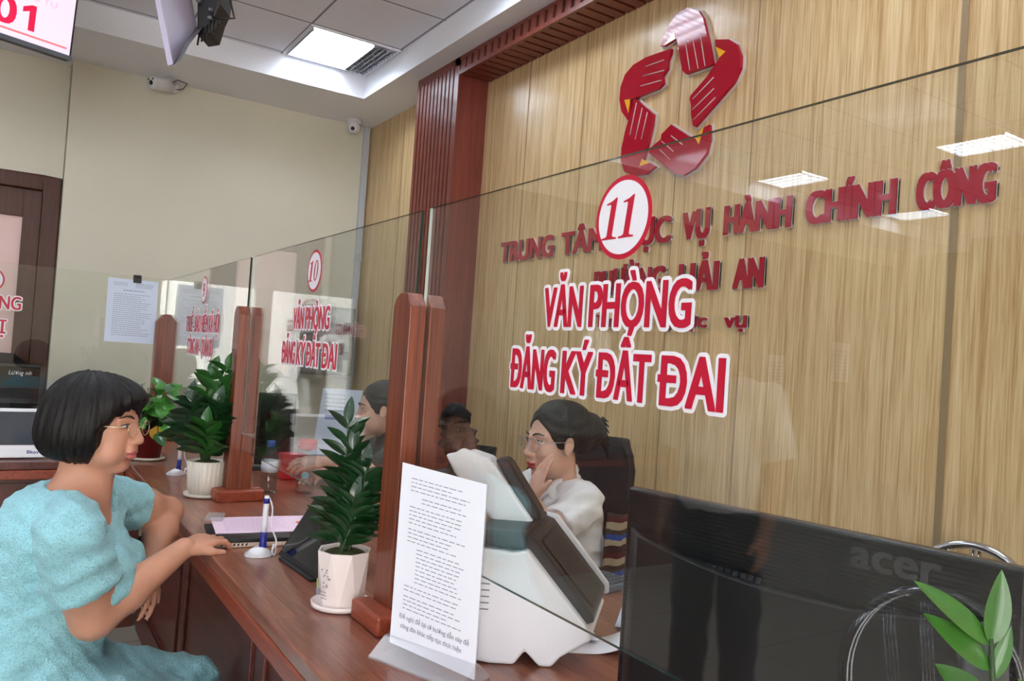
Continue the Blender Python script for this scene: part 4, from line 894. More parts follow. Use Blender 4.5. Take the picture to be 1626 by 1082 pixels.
b = MB(); b.tube([(0.585, 4.75, 1.665), (0.588, 4.745, 1.69), (0.602, 4.745, 1.69), (0.605, 4.75, 1.665)], 0.0012, 6); b.build('clip_wire', M['chrome'], t)
# leaning notice behind window 10
t = thing('notice_board', 'pale upright notice board standing on the staff side behind window 10', 'notice board', (1.30, 3.9, CT))
b = MB(); b.prism([(1.479, 3.713, CT+0.001), (1.529, 3.713, 1.15), (1.359, 3.813, 1.15), (1.319, 3.813, CT+0.001)], (0.006, 0.012, 0)); sh = b.build('board', M['bluepaper'], t)
b = MB(); b.prism([(1.20, 3.86, CT+0.001), (1.33, 3.76, CT+0.001), (1.39, 3.86, CT+0.001), (1.26, 3.96, CT+0.001)], (0, 0, 0.01)); b.build('foot', M['wplastic'], t)
u = Vector((0.862, -0.507, 0)); n = Vector((-0.507, -0.862, 0))
b = MB(); ink_rows(b, Vector((1.369, 3.8025, 1.12))+n*0.004, u, vZ, n, 0.13, 5, 0.02, th=0.004, wmax=[.8]*5); b.obox(Vector((1.374, 3.799, 0.93))+n*0.003, u, vZ, n, 0.12, 0.09, 0.001, 1); b.build('print', [M['inkpale'], mat('bluish_photo', (140, 150, 196), 0.6)], sh)

# ================================================================== ON THE WALLS AND CEILING
t = thing('electrical_cabinet', 'grey wall cabinet on the cream end wall, seen through window 10', 'cabinet', (2.16, YE, 1.4))
b = MB(); b.box((1.945, YE-0.13, 1.135), (2.345, YE-0.0005, 1.675)); b.build('body', M['grey'], t, bevel=0.006)
b = MB(); b.box((1.965, YE-0.142, 1.155), (2.325, YE-0.1302, 1.655)); dr = b.build('door', mat('grey_door', (132, 134, 130), 0.45), t, bevel=0.004)
b = MB(); b.box((2.25, YE-0.15, 1.49), (2.30, YE-0.1422, 1.56)); b.box((2.25, YE-0.15, 1.26), (2.30, YE-0.1422, 1.33)); b.build('latch', M['dplastic'], dr)
t = thing('cable_duct', 'grey cable duct running down the corner of the end wall', 'cable duct', (2.375, YE, 1.6))
b = MB(); b.box((2.345, YE-0.035, 0.9), (2.395, YE-0.0005, 2.1)); b.box((2.345, YE-0.035, 2.104), (2.395, YE-0.0005, ZS-0.001)); b.build('channel', mat('duct_grey', (190, 194, 200), 0.5), t, bevel=0.004)
b = MB(); b.box((2.340, YE-0.04, 2.07), (2.40, YE-0.0352, 2.13)); b.build('joint_cover', mat('duct_joint', (180, 184, 190), 0.5), t)
# bullet camera on the wall
t = thing('security_camera', 'white bullet security camera high on the cream wall below the hanging screens', 'security camera', (0.88, YE, 3.12))
ax = Vector((-0.80, -0.55, -0.18)).normalized(); o = Vector((0.86, 5.98, 3.115))
b = MB(); b.lathe(o, [(0.034, 0), (0.042, 0.008), (0.042, 0.16), (0.038, 0.168), (0.0, 0.168)], 24, axis=ax); bo = b.build('housing', M['wplastic'], t)
b = MB(); b.lathe(o+ax*0.1682, [(0.017, 0), (0.015, 0.004), (0, 0.005)], 20, axis=ax); b.build('lens', M['blackgloss'], bo)
b = MB(); s_ = ax.cross(Z).normalized(); uu = s_.cross(ax)
for q in (-1, 1): b.lathe(o+ax*0.1682+s_*0.02*q+uu*0.024, [(0.007, 0), (0.006, 0.003), (0, 0.0035)], 14, axis=ax)
b.build('infrared_lamps', M['black'], bo)
b = MB(); b.tube([o+ax*0.05+Vector((0, 0, 0.04)), (0.87, 6.0, 3.165), (0.89, 6.05, 3.16)], 0.014, 10); b.lathe((0.89, YE-0.0005, 3.14), [(0.045, 0), (0.045, 0.02), (0.03, 0.03)], 24, axis=(0, -1, 0)); b.build('bracket', M['wplastic'], t)
b = MB(); b.tube([(0.85, 5.99, 3.13), (0.9, 5.96, 3.165), (0.97, 5.98, 3.16), (0.95, 6.03, 3.13), (0.90, 6.06, 3.12)], 0.004, 8); b.build('cable', M['gplastic'], t)
# dome camera in the corner
t = thing('security_camera', 'white dome security camera under the ceiling border in the corner by the cable duct', 'security camera', (2.22, 5.93, ZS))
b = MB(); b.lathe((2.215, 5.94, ZS-0.0005), [(0.052, 0), (0.052, -0.03), (0.048, -0.036)], 28); b.build('mount_base', M['wplastic'], t)
b = MB(); b.ell((2.205, 5.925, 3.102), (0.05, 0.05, 0.05)); bl = b.build('ball', M['wplastic'], t)
ax = Vector((-0.45, -0.85, -0.25)).normalized(); b = MB(); b.lathe(Vector((2.205, 5.925, 3.098))+ax*0.043, [(0.028, 0), (0.028, 0.008), (0.024, 0.01)], 24, axis=ax); rg = b.build('lens_ring', M['white'], bl)
b = MB(); b.lathe(Vector((2.205, 5.925, 3.098))+ax*0.0532, [(0.016, 0), (0.014, 0.003), (0, 0.004)], 20, axis=ax); b.build('lens', M['blackgloss'], rg)

# queue screen hanging at top left
t = thing('queue_display', 'hanging screen showing red 001 at the top left corner', 'screen', (-0.1, 3.9, 2.9))
th = math.radians(20.5); u = Vector((math.cos(th), math.sin(th), 0)); n = Vector((math.sin(th), -math.cos(th), -0.10)).normalized(); v = n.cross(u).normalized()
if v.z < 0: v = -v
BRc = Vector((0.164, 4.0, 2.545)); WT, HT = 0.93, 0.54; O = BRc-u*WT
b = MB(); b.obox(O, u, v, -n, WT, HT, 0.05); b.build('housing', M['black'], t, bevel=0.006)
b = MB(); b.obox(O+n*0.0002, u, v, n, WT, 0.020, 0.004); b.build('bottom_bezel', mat('grey_bezel', (92, 98, 106), 0.35), t)
b = MB(); b.obox(O+u*0.012+v*0.021+n*0.0005, u, v, n, WT-0.022, HT-0.032, 0.001); sc_ = b.build('screen', M['tvscreen'], t)
E1 = O+n*0.002
b = MB(); text(b, '00', BRc-u*0.405+v*0.068+n*0.002, u, v, n, 0.168, 0.108, 0.03, 0.0006)
q0 = BRc-u*0.213+v*0.068+n*0.002; b.prism([q0+u*a_*0.1+v*c_*0.108 for a_, c_ in ((0.28, 0), (0.53, 0), (0.53, 1), (0.36, 1), (0.02, 0.84), (0.02, 0.64), (0.28, 0.74))], n*0.0006); b.build('number', M['tvred'], sc_)
b = MB(); text(b, 'VUI LÒNG LẤY SỐ THỨ TỰ', BRc-u*0.61+v*0.198+n*0.002, u, v, n, 0.53, 0.022, 0.0, 0.0006); b.build('caption', M['tvpink'], sc_)
b = MB(); b.obox(O+u*0.02+v*0.043+n*0.002, u, v, n, WT-0.045, 0.008, 0.0006); b.build('underline', M['tvline'], sc_)
b = MB(); b.tube([O+u*WT/2+v*HT*0.8-n*0.06, O+u*WT/2+v*HT*0.8-n*0.1+Z*0.1, Vector((O.x+u.x*WT/2-n.x*0.1, O.y+u.y*WT/2-n.y*0.1, ZT))], 0.022, 12); b.build('ceiling_pole', M['steel'], t)
# second hanging screen seen from its edge
t = thing('hanging_screen', 'hanging screen seen edge on with black back and cables, near the ceiling light', 'screen', (0.45, 2.95, 2.9))
a0, a1, b0, b1 = Vector((0.407, 2.808, 2.258)), Vector((0.307, 2.86, 2.68)), Vector((0.518, 3.087, 2.509)), Vector((0.44, 3.12, 2.86))
nn = (b0-a0).cross(a1-a0).normalized()
if nn.dot(Vector((0, 0, 1.36))-a0) < 0: nn = -nn
b = MB(); b.prism([a0, a1, b1, b0], -nn*0.02); b.build('silver_panel', M['lavender'], t, bevel=0.003)
dn = Vector((0.84, -0.54, 0))
b = MB(); b.prism([a0+dn*0.004, b0+dn*0.002, b0+dn*0.03+Z*0.01, a0+dn*0.05+Z*0.075, a0+dn*0.03+Z*0.02], -nn*0.02+Vector((0, 0.02, 0))); b.build('lower_edge', M['gplastic'], t, bevel=0.003)
bk = MB(); o = Vector((0.512, 3.04, 2.46)); u = Vector((0.84, -0.50, 0.02)).normalized(); bk.prism([o, o+u*0.045+Z*0.01, o+u*0.06+Z*0.08, o+u*0.075+Z*0.12, o+u*0.10+Z*0.5, o-u*0.035+Z*0.5], Vector((0.06, 0.1, 0))); bb = bk.build('back_housing', M['black'], t, bevel=0.006)
b = MB(); rr = random.Random(2)
for k in range(9):
    q = o+u*rr.uniform(0.0, 0.05)+Z*(0.06+k*0.03)-Vector((0.055, 0.085, 0))*0.06; b.lathe(q, [(0.008, 0), (0.008, 0.014), (0.004, 0.016)], 10, axis=(-0.5, -0.85, 0))
b.build('mount_screws', M['gplastic'], bb)
b = MB(); b.tube([o+u*0.085+Z*0.22, o+u*0.115+Z*0.12, o+u*0.13+Z*0.07, o+u*0.09+Z*0.065, o+u*0.04+Z*0.07], 0.004, 8)
for k in range(6): b.tube([o+u*(0.01+k*0.013)+Z*(0.02+0.01*k), o+u*(0.005+k*0.014)+Z*(-0.035+0.014*k)+Vector((0, 0, rr.uniform(-.02, .01)))], 0.0035, 6)
b.build('cables', M['black'], t)
b = MB(); b.tube([o+u*0.03+Z*0.45+Vector((0.05, 0.08, 0)), Vector((0.6, 3.1, ZT))], 0.022, 12); b.build('ceiling_pole', M['steel'], t)

# ================================================================== CHAIRS
def round_chair(x, y, rz, label, group=None):
    """chrome tube chair with arched back and thin rods"""
    t = thing('chrome_chair', label, 'chair', (x, y, 0), group); c_, s_ = math.cos(rz), math.sin(rz)
    T_ = lambda a, b_, z_: (x+a*c_-b_*s_, y+a*s_+b_*c_, z_)      # a across, b back(+) to front(-)
    arch = [T_(-0.19, 0.17, 0.0)]+[T_(-0.19-0.005, 0.17+0.02, 0.3), T_(-0.19, 0.18, 0.45)]
    k = 20
    for i in range(k+1):
        an = PI-PI*i/k; arch.append(T_(0.185*math.cos(an), 0.20+0.05*math.sin(an), 0.735+0.185*math.sin(an)))
    arch += [T_(0.19, 0.18, 0.45), T_(0.195, 0.19, 0.3), T_(0.19, 0.17, 0.0)]
    MB().tube(arch, 0.0125, 12).build('back_frame', M['chrome'], t)
    for q in (-0.085, 0.0, 0.085):
        b = MB()
        for o_ in (-0.008, 0.008):
            hh = 0.735+0.185*math.sqrt(max(0, 1-((q+o_)/0.185)**2)); b.tube([T_(q*0.7+o_, 0.18, 0.465), T_(q+o_, 0.20+0.05*math.sqrt(max(0, 1-((q+o_)/0.185)**2)), hh)], 0.004, 8)
        b.build('back_rod', M['chrome'], t)
    MB().tube([T_(-0.15, 0.195, 0.62), T_(-0.08, 0.21, 0.70), T_(0.0, 0.22, 0.725), T_(0.08, 0.21, 0.70), T_(0.15, 0.195, 0.62)], 0.007, 10).build('back_brace', M['black'], t)
    b = MB(); b.prism([T_(0.2*math.copysign(abs(math.cos(2*PI*i/32))**0.6, math.cos(2*PI*i/32)), -0.02+0.19*math.copysign(abs(math.sin(2*PI*i/32))**0.6, math.sin(2*PI*i/32)), 0.44) for i in range(32)], (0, 0, 0.03)); b.build('seat', M['blackfab'], t, bevel=0.008, seg=3)
    for q in (-1, 1):
        MB().tube([T_(0.19*q, -0.2, 0.0), T_(0.185*q, -0.17, 0.40), T_(0.18*q, -0.15, 0.432)], 0.0125, 12).build('front_leg', M['chrome'], t)
        MB().tube([T_(0.19*q, -0.18, 0.2), T_(0.19*q, 0.18, 0.2)], 0.009, 10).build('side_rail', M['chrome'], t)
    return t
round_chair(2.10, 1.14, -PI/2, 'chrome chair with an arched tube back against the oak wall behind the monitor')
round_chair(-0.06, 0.72, 0.57, 'chrome chair with arched back and rods on the visitor side, mirrored in the glass')
def office_chair(x, y, rz, zt, label, mt, wb=0.46):
    t = thing('office_chair', label, 'chair', (x, y, 0)); c_, s_ = math.cos(rz), math.sin(rz); T_ = lambda a, b_, z_: (x+a*c_-b_*s_, y+a*s_+b_*c_, z_)
    b = MB(); nu, nv = 14, 12; vs = []
    for lay in (0, 1):
        for j in range(nv+1):
            f_ = j/nv
            for i in range(nu+1):
                g = 2*i/nu-1; hw = wb/2*(0.80+0.2*math.sin(PI*min(1, f_*1.1)))*(1 if f_ < 0.8 else math.sqrt(max(0.02, 1-((f_-0.8)/0.2)**2*0.75)))
                vs.append(T_(g*hw, 0.24-0.06*g*g+0.05*math.sin(PI*f_)*-1+0.05*f_+lay*0.045*(1-g*g*0.4), 0.52+(zt-0.52)*f_))
    k = (nu+1)*(nv+1); fs = []
    for lay in (0, 1):
        for j in range(nv):
            for i in range(nu): q = (lay*k+j*(nu+1)+i, lay*k+j*(nu+1)+i+1, lay*k+(j+1)*(nu+1)+i+1, lay*k+(j+1)*(nu+1)+i); fs.append(q if lay else q[::-1])
    bd = list(range(nu+1))+[(j)*(nu+1)+nu for j in range(1, nv+1)]+[nv*(nu+1)+i for i in range(nu-1, -1, -1)]+[j*(nu+1) for j in range(nv-1, 0, -1)]
    fs += [(bd[i], bd[(i+1) % len(bd)], k+bd[(i+1) % len(bd)], k+bd[i]) for i in range(len(bd))]
    b.add(vs, fs, 0, True); b.build('backrest', mt, t)
    b = MB(); b.obox(T_(-0.24, -0.24, 0.43), (c_, s_, 0), (-s_, c_, 0), Z, 0.48, 0.46, 0.07); b.build('seat', mt, t, bevel=0.03, seg=3)
    MB().tube([T_(0, 0.15, 0.4), T_(0, 0.30, 0.42), T_(0, 0.31, 0.62)], 0.022, 10).build('back_support', M['black'], t)
    MB().lathe(T_(0, 0, 0.08), [(0.03, 0), (0.03, 0.2), (0.02, 0.2), (0.02, 0.349)], 16).build('gas_column', M['chrome'], t)
    for q in range(5):
        an = 2*PI*q/5+0.3; lg_ = MB(); lg_.tube([T_(0, 0, 0.10), T_(0.27*math.cos(an), 0.27*math.sin(an), 0.065)], [0.025, 0.016], 10); l_ = lg_.build('leg', M['black'], t)
        w2 = MB(); w2.lathe(Vector(T_(0.27*math.cos(an), 0.27*math.sin(an), 0.026))-Vector((0.012*math.sin(an), 0, 0)), [(0.025, 0), (0.025, 0.024)], 14, axis=(math.cos(an+PI/2+rz), math.sin(an+PI/2+rz), 0)); w2.build('caster', M['black'], l_)
    for q in (-1, 1):
        MB().tube([T_(0.26*q, 0.12, 0.46), T_(0.29*q, 0.10, 0.60), T_(0.29*q, 0.02, 0.67), T_(0.29*q, -0.16, 0.67)], 0.016, 10).build('armrest', M['black'], t)
    return t
office_chair(1.70, 2.30, -PI/2-0.02, 1.085, 'black office chair behind the staff woman in white, cloth draped on its side', M['blackfab'])
office_chair(1.87, 2.80, -PI/2-0.1, 1.05, 'black office chair beside the nearest post, seen above the scanner', M['blackfab'], 0.42)
office_chair(-0.02, 5.36, 0.05, 1.19, 'black chair back showing above the monitor with handwriting at the left edge', M['blackfab'])
office_chair(1.02, 5.35, 0.1, 1.02, 'black chair seen left and right of the pointed corner post', M['blackfab'])
b = MB()  # rumpled bag on the chair by the post
rr = random.Random(4); b.ell((1.53, 2.735, 1.06), (0.062, 0.085, 0.075)); b.ell((1.50, 2.72, 1.105), (0.045, 0.06, 0.05)); b.ell((1.55, 2.69, 1.02), (0.05, 0.05, 0.05))
# striped cloth hanging from the chair of the staff woman
# ================================================================== SMOOTH BODIES (distance fields meshed by surface nets)
class SDF:
    def __init__(s): s.ops = []
    def cap(s, a, b, ra, rb, k=0.02, sub=False):
        a = np.array(a, float); b = np.array(b, float); m = max(ra, rb)
        def fn(P, a=a, b=b, ra=ra, rb=rb):
            ab = b-a; t = np.clip(((P-a)@ab)/max(ab@ab, 1e-12), 0, 1)
            return np.linalg.norm(P-a-t[..., None]*ab, axis=-1)-(ra+(rb-ra)*t)
        s.ops.append((fn, np.minimum(a, b)-m, np.maximum(a, b)+m, k, sub)); return s
    def chain(s, pts, rs, k=0.02):
        for i in range(len(pts)-1): s.cap(pts[i], pts[i+1], rs[i], rs[i+1], k)
        return s
    def ell(s, c, r, A=None, k=0.02, sub=False):
        c = np.array(c, float); r = np.array(r, float); A = np.eye(3) if A is None else np.array(A, float)
        def fn(P, c=c, r=r, A=A):
            q = (P-c)@A.T; k0 = np.linalg.norm(q/r, axis=-1); k1 = np.linalg.norm(q/(r*r), axis=-1)
            return np.where(k0 < 1e-6, -r.min(), k0*(k0-1)/np.maximum(k1, 1e-9))
        m = r.max(); s.ops.append((fn, c-m, c+m, k, sub)); return s
    def fun(s, fn, lo, hi, k=0.01, sub=False): s.ops.append((fn, np.array(lo, float), np.array(hi, float), k, sub)); return s
    def grid(s, lo, hi, h):
        lo = np.array(lo, float); hi = np.array(hi, float); n = np.ceil((hi-lo)/h).astype(int)+1
        F = np.full(n, 0.2, np.float32); ax = [lo[i]+h*np.arange(n[i]) for i in range(3)]
        for fn, a, b, k, sub in s.ops:
            mg = 2.2*k+3*h
            i0 = np.clip(np.floor((a-mg-lo)/h).astype(int), 0, n); i1 = np.clip(np.ceil((b+mg-lo)/h).astype(int)+1, 0, n)
            if (i1 <= i0).any(): continue
            sl = tuple(slice(p, q) for p, q in zip(i0, i1))
            P = np.stack(np.meshgrid(*[ax[i][sl[i]] for i in range(3)], indexing='ij'), -1)
            d = fn(P).astype(np.float32); f = F[sl]
            if sub: hh = np.clip(0.5-0.5*(f+d)/k, 0, 1); F[sl] = f+(-d-f)*hh+k*hh*(1-hh)
            else: hh = np.clip(0.5+0.5*(f-d)/k, 0, 1); F[sl] = f+(d-f)*hh-k*hh*(1-hh)
        return F, lo
    def mesh(s, lo, hi, h): F, o = s.grid(lo, hi, h); return surfnet(F, o, h)
def surfnet(F, o, h):
    S = F < 0; n = np.array(F.shape); c = n-1
    acc = np.zeros((*c, 3)); cnt = np.zeros(c, np.int32); edges = []
    for ax in range(3):
        lo = [slice(None)]*3; hi = [slice(None)]*3; lo[ax] = slice(0, -1); hi[ax] = slice(1, None)
        A, B = F[tuple(lo)], F[tuple(hi)]; E = np.argwhere(S[tuple(lo)] != S[tuple(hi)])
        a = A[tuple(E.T)].astype(float); b = B[tuple(E.T)].astype(float); P = E.astype(float); P[:, ax] += a/(a-b)
        o1, o2 = [q for q in range(3) if q != ax]
        for d1 in (0, 1):
            for d2 in (0, 1):
                C = E.copy(); C[:, o1] -= d1; C[:, o2] -= d2
                ok = ((C >= 0) & (C < c)).all(1); np.add.at(acc, tuple(C[ok].T), P[ok]); np.add.at(cnt, tuple(C[ok].T), 1)
        edges.append((ax, E, a < 0))
    act = cnt > 0; idx = np.full(c, -1, np.int64); idx[act] = np.arange(act.sum())
    V = acc[act]/cnt[act][:, None]*h+o; Q = []
    for ax, E, neg in edges:
        o1, o2 = (ax+1) % 3, (ax+2) % 3
        ok = (E[:, o1] > 0) & (E[:, o2] > 0) & (E[:, o1] < c[o1]) & (E[:, o2] < c[o2]); E = E[ok]; neg = neg[ok]
        qs = []
        for d1, d2 in ((1, 1), (0, 1), (0, 0), (1, 0)):
            C = E.copy(); C[:, o1] -= d1; C[:, o2] -= d2; qs.append(idx[tuple(C.T)])
        q = np.stack(qs, 1); q[~neg] = q[~neg][:, ::-1]; Q.append(q)
    return V, np.concatenate(Q)
def mesh_regions(sdf, regions):
    """regions: (lo, hi, step), coarse first; a finer region replaces what lies inside it"""
    Vs, Qs, off = [], [], 0
    for i, (lo, hi, h) in enumerate(regions):
        V, Q = sdf.mesh(lo, hi, h)
        ct_ = V[Q].mean(1)
        for lo2, hi2, h2 in regions[i+1:]:
            ins = ((ct_ > np.array(lo2)+h*1.2) & (ct_ < np.array(hi2)-h*1.2)).all(1); Q = Q[~ins]; ct_ = ct_[~ins]
        Vs.append(V); Qs.append(Q+off); off += len(V)
    return np.concatenate(Vs), np.concatenate(Qs)
def mesh_object(name, V, Q, mats, parent=None, pick=None, disp=None, smooth=2):
    if smooth:      # light relaxation of the vertices
        for _ in range(smooth):
            e = np.concatenate([Q[:, [0, 1]], Q[:, [1, 2]], Q[:, [2, 3]], Q[:, [3, 0]]]); a = np.zeros_like(V); n_ = np.zeros(len(V))
            np.add.at(a, e[:, 0], V[e[:, 1]]); np.add.at(a, e[:, 1], V[e[:, 0]]); np.add.at(n_, e[:, 0], 1); np.add.at(n_, e[:, 1], 1)
            ok = n_ > 0; V = V.copy(); V[ok] = 0.5*V[ok]+0.5*a[ok]/n_[ok][:, None]
    if disp is not None:
        fn_ = np.cross(V[Q[:, 2]]-V[Q[:, 0]], V[Q[:, 3]]-V[Q[:, 1]]); vn = np.zeros_like(V)
        for j in range(4): np.add.at(vn, Q[:, j], fn_)
        vn /= np.maximum(np.linalg.norm(vn, axis=1), 1e-12)[:, None]; V = V+vn*disp(V)[:, None]
    off = np.array(parent_loc(parent)) if parent is not None else np.zeros(3)
    me = bpy.data.meshes.new(name); me.from_pydata((V-off).tolist(), [], Q.tolist())
    for m in (mats if isinstance(mats, list) else [mats]): me.materials.append(m)
    if pick is not None: me.polygons.foreach_set('material_index', pick(V[Q].mean(1)).astype(np.int32))
    me.polygons.foreach_set('use_smooth', np.ones(len(me.polygons), bool)); me.update()
    o = bpy.data.objects.new(name, me); COL.objects.link(o)
    if parent is not None: o.parent = parent
    return o
def frame(fx, fy, pitch=0.0, roll=0.0):
    """rows: forward, side (right hand of the person), up"""
    f = Vector((fx, fy, 0)).normalized(); s_ = Vector((f.y, -f.x, 0)); u_ = Vector((0, 0, 1))
    f2 = f*math.cos(pitch)+u_*math.sin(pitch); u2 = u_*math.cos(pitch)-f*math.sin(pitch)
    s2 = s_*math.cos(roll)+u2*math.sin(roll); u3 = u2*math.cos(roll)-s_*math.sin(roll)
    return np.array([f2, s2, u3])
class Head:
    def __init__(s, O, A, sc=1.0, heavy=0.0): s.O = np.array(O, float); s.A = A; s.s = sc; s.h = heavy
    def w(s, f, l, u): return s.O+(np.array([f, l, u])*s.s)@s.A
    def loc(s, P): return ((P-s.O)@s.A.T)/s.s
    def add(s, B):
        q = s.s; E = lambda c, r, k, sub=False, A=None: B.ell(s.w(*c), np.array(r)*q, s.A if A is None else A@s.A, k*q, sub)
        Cc = lambda a, b, ra, rb, k, sub=False: B.cap(s.w(*a), s.w(*b), ra*q, rb*q, k*q, sub)
        h = s.h
        E((-0.014, 0, 0.030), (0.092, 0.072, 0.082), 0.01)
        E((0.032, 0, -0.020), (0.058, 0.058, 0.080), 0.025)
        E((0.028, 0, -0.072), (0.052, 0.048+0.006*h, 0.042), 0.025)
        Cc((0.066, -0.008, -0.102), (0.066, 0.008, -0.102), 0.015, 0.015, 0.022)
        for g in (-1, 1):
            E((0.056, 0.037*g, -0.034), (0.026, 0.022, 0.022), 0.018)
            E((0.046, 0.040*g, -0.066), (0.030+0.006*h, 0.020+0.006*h, 0.028), 0.022)
            Cc((0.086, 0.012*g, 0.018), (0.070, 0.046*g, 0.018), 0.006, 0.006, 0.014)
            E((0.094, 0.031*g, 0.002), (0.014, 0.019, 0.011), 0.012, True)
            Cc((0.081, 0.018*g, 0.004), (0.073, 0.044*g, 0.003), 0.0065, 0.005, 0.006)      # closed-over lid mass
            E((0.000, 0.073*g, -0.010), (0.017, 0.008, 0.030), 0.006, False, frame_tilt(0.22))
            E((0.002, 0.083*g, -0.006), (0.009, 0.005, 0.018), 0.005, True)
        Cc((0.088, 0, 0.010), (0.106, 0, -0.030), 0.0075, 0.0105, 0.012)
        E((0.104, 0, -0.034), (0.0125, 0.011, 0.010), 0.006)
        for g in (-1, 1):
            E((0.095, 0.0125*g, -0.038), (0.011, 0.008, 0.008), 0.006); E((0.101, 0.006*g, -0.0455), (0.005, 0.0035, 0.003), 0.002, True)
        E((0.090, 0, -0.058), (0.012, 0.020, 0.014), 0.012)
        E((0.094, 0, -0.064), (0.0085, 0.021, 0.0055), 0.004); E((0.092, 0, -0.0755), (0.0095, 0.018, 0.0065), 0.004)
        Cc((0.103, -0.019, -0.0695), (0.103, 0.019, -0.0695), 0.0018, 0.0018, 0.002, True)
        E((0.088, 0, -0.087), (0.008, 0.018, 0.005), 0.008, True)
    def pick(s, C):
        p = s.loc(C); i = np.zeros(len(C), int)
        lips = (p[:, 0] > 0.088) & (np.abs(p[:, 1]) < 0.0215) & (p[:, 2] < -0.0595+0.0) & (p[:, 2] > -0.0815+0.25*np.maximum(0, np.abs(p[:, 1])-0.01)) & (p[:, 2] < -0.0585-0.22*np.abs(p[:, 1]))
        i[lips] = 1
        return i
    def extras(s, brow=0.0):
        """eyeball slits, brows and lashes as mesh data: list of (MB, material)"""
        e = MB(); A3 = Matrix(s.A.T.tolist())
        ir = MB(); br = MB()
        for g in (-1, 1):
            e.ell(s.w(0.0775, 0.031*g, 0.0035), np.array((0.0105, 0.0125, 0.0052))*s.s, 0, 16, 10, A3)
            ir.ell(s.w(0.0835, 0.0315*g, 0.003), np.array((0.0052, 0.0050, 0.0046))*s.s, 0, 14, 8, A3)
            ir.tube([s.w(0.0850, 0.017*g, 0.0072), s.w(0.0895, 0.025*g, 0.0095), s.w(0.0885, 0.035*g, 0.0092), s.w(0.079, 0.0475*g, 0.0055)], [0.0012*s.s]*4, 6)
            br.tube([s.w(0.0925, 0.013*g, 0.0225), s.w(0.0925, 0.024*g, 0.0275+brow), s.w(0.086, 0.036*g, 0.0290+brow), s.w(0.073, 0.049*g, 0.0235)], [0.0028*s.s, 0.003*s.s, 0.0024*s.s, 0.0012*s.s], 6)
        return e, ir, br
def frame_tilt(a):
    c_, s_ = math.cos(a), math.sin(a); return np.array([[c_, 0, s_], [0, 1, 0], [-s_, 0, c_]])
def hand(B, wrist, d, back, thumb_side, curl=(0.5, 0.5, 0.5, 0.5), sc=1.0, spread=0.06, thumb=0.5):
    """palm and five fingers. d: wrist->knuckles, back: direction the back of the hand faces, thumb_side: +1/-1 along d x back"""
    w_ = np.array(wrist, float); d = np.array(Vector(d).normalized()); b = np.array(back, float); b = b-d*(b@d); b /= np.linalg.norm(b); s_ = np.cross(d, b)*thumb_side
    A = np.array([d, s_, b])
    B.ell(w_+d*0.046*sc, np.array((0.052, 0.039, 0.0145))*sc, A, 0.012)
    B.ell(w_+d*0.066*sc-b*0.001, np.array((0.026, 0.041, 0.0125))*sc, A, 0.01)
    B.ell(w_+d*0.032*sc+s_*0.024*sc-b*0.006*sc, np.array((0.034, 0.016, 0.014))*sc, A, 0.01)
    for i, (off, ln, r) in enumerate(((0.030, 0.072, 0.0088), (0.010, 0.080, 0.0090), (-0.011, 0.074, 0.0085), (-0.030, 0.058, 0.0076))):
        p = w_+d*(0.084-0.004*abs(i-1))*sc+s_*off*sc; ang = 0.0; an_s = off/0.03*spread
        dirv = d*math.cos(an_s)+s_*math.sin(an_s); pts = [p-dirv*0.012*sc, p]
        for fr, cu in ((0.45, 0.45), (0.30, 1.0), (0.25, 0.7)):
            ang += curl[i]*cu; p = p+(dirv*math.cos(ang)-b*math.sin(ang))*ln*fr*sc; pts.append(p)
        B.chain(pts, [r*1.02*sc, r*sc, r*0.95*sc, r*0.9*sc, r*0.78*sc], 0.0035)
    t0 = w_+d*0.026*sc+s_*0.030*sc-b*0.006*sc; td = d*0.72+s_*(0.75-0.5*thumb)-b*0.35*thumb; td /= np.linalg.norm(td)
    t1 = t0+td*0.034*sc; td2 = td*0.9+d*0.3-b*0.2*thumb; td2 /= np.linalg.norm(td2); t2 = t1+td2*0.030*sc
    B.chain([t0, t1, t2], [0.0125*sc, 0.0100*sc, 0.0082*sc], 0.006)
def finish_person(t, B, regions, H, skin, lips, brow=0.0, white=None):
    V, Q = mesh_regions(B, regions)
    body = mesh_object('body', V, Q, [skin, lips], t, pick=H.pick, smooth=1)
    e, ir, br = H.extras(brow)
    e.build('eyes', M['eye'], body); ir.build('irises', M['iris'], body); br.build('eyebrows', M['hairdark'], body)
    return body

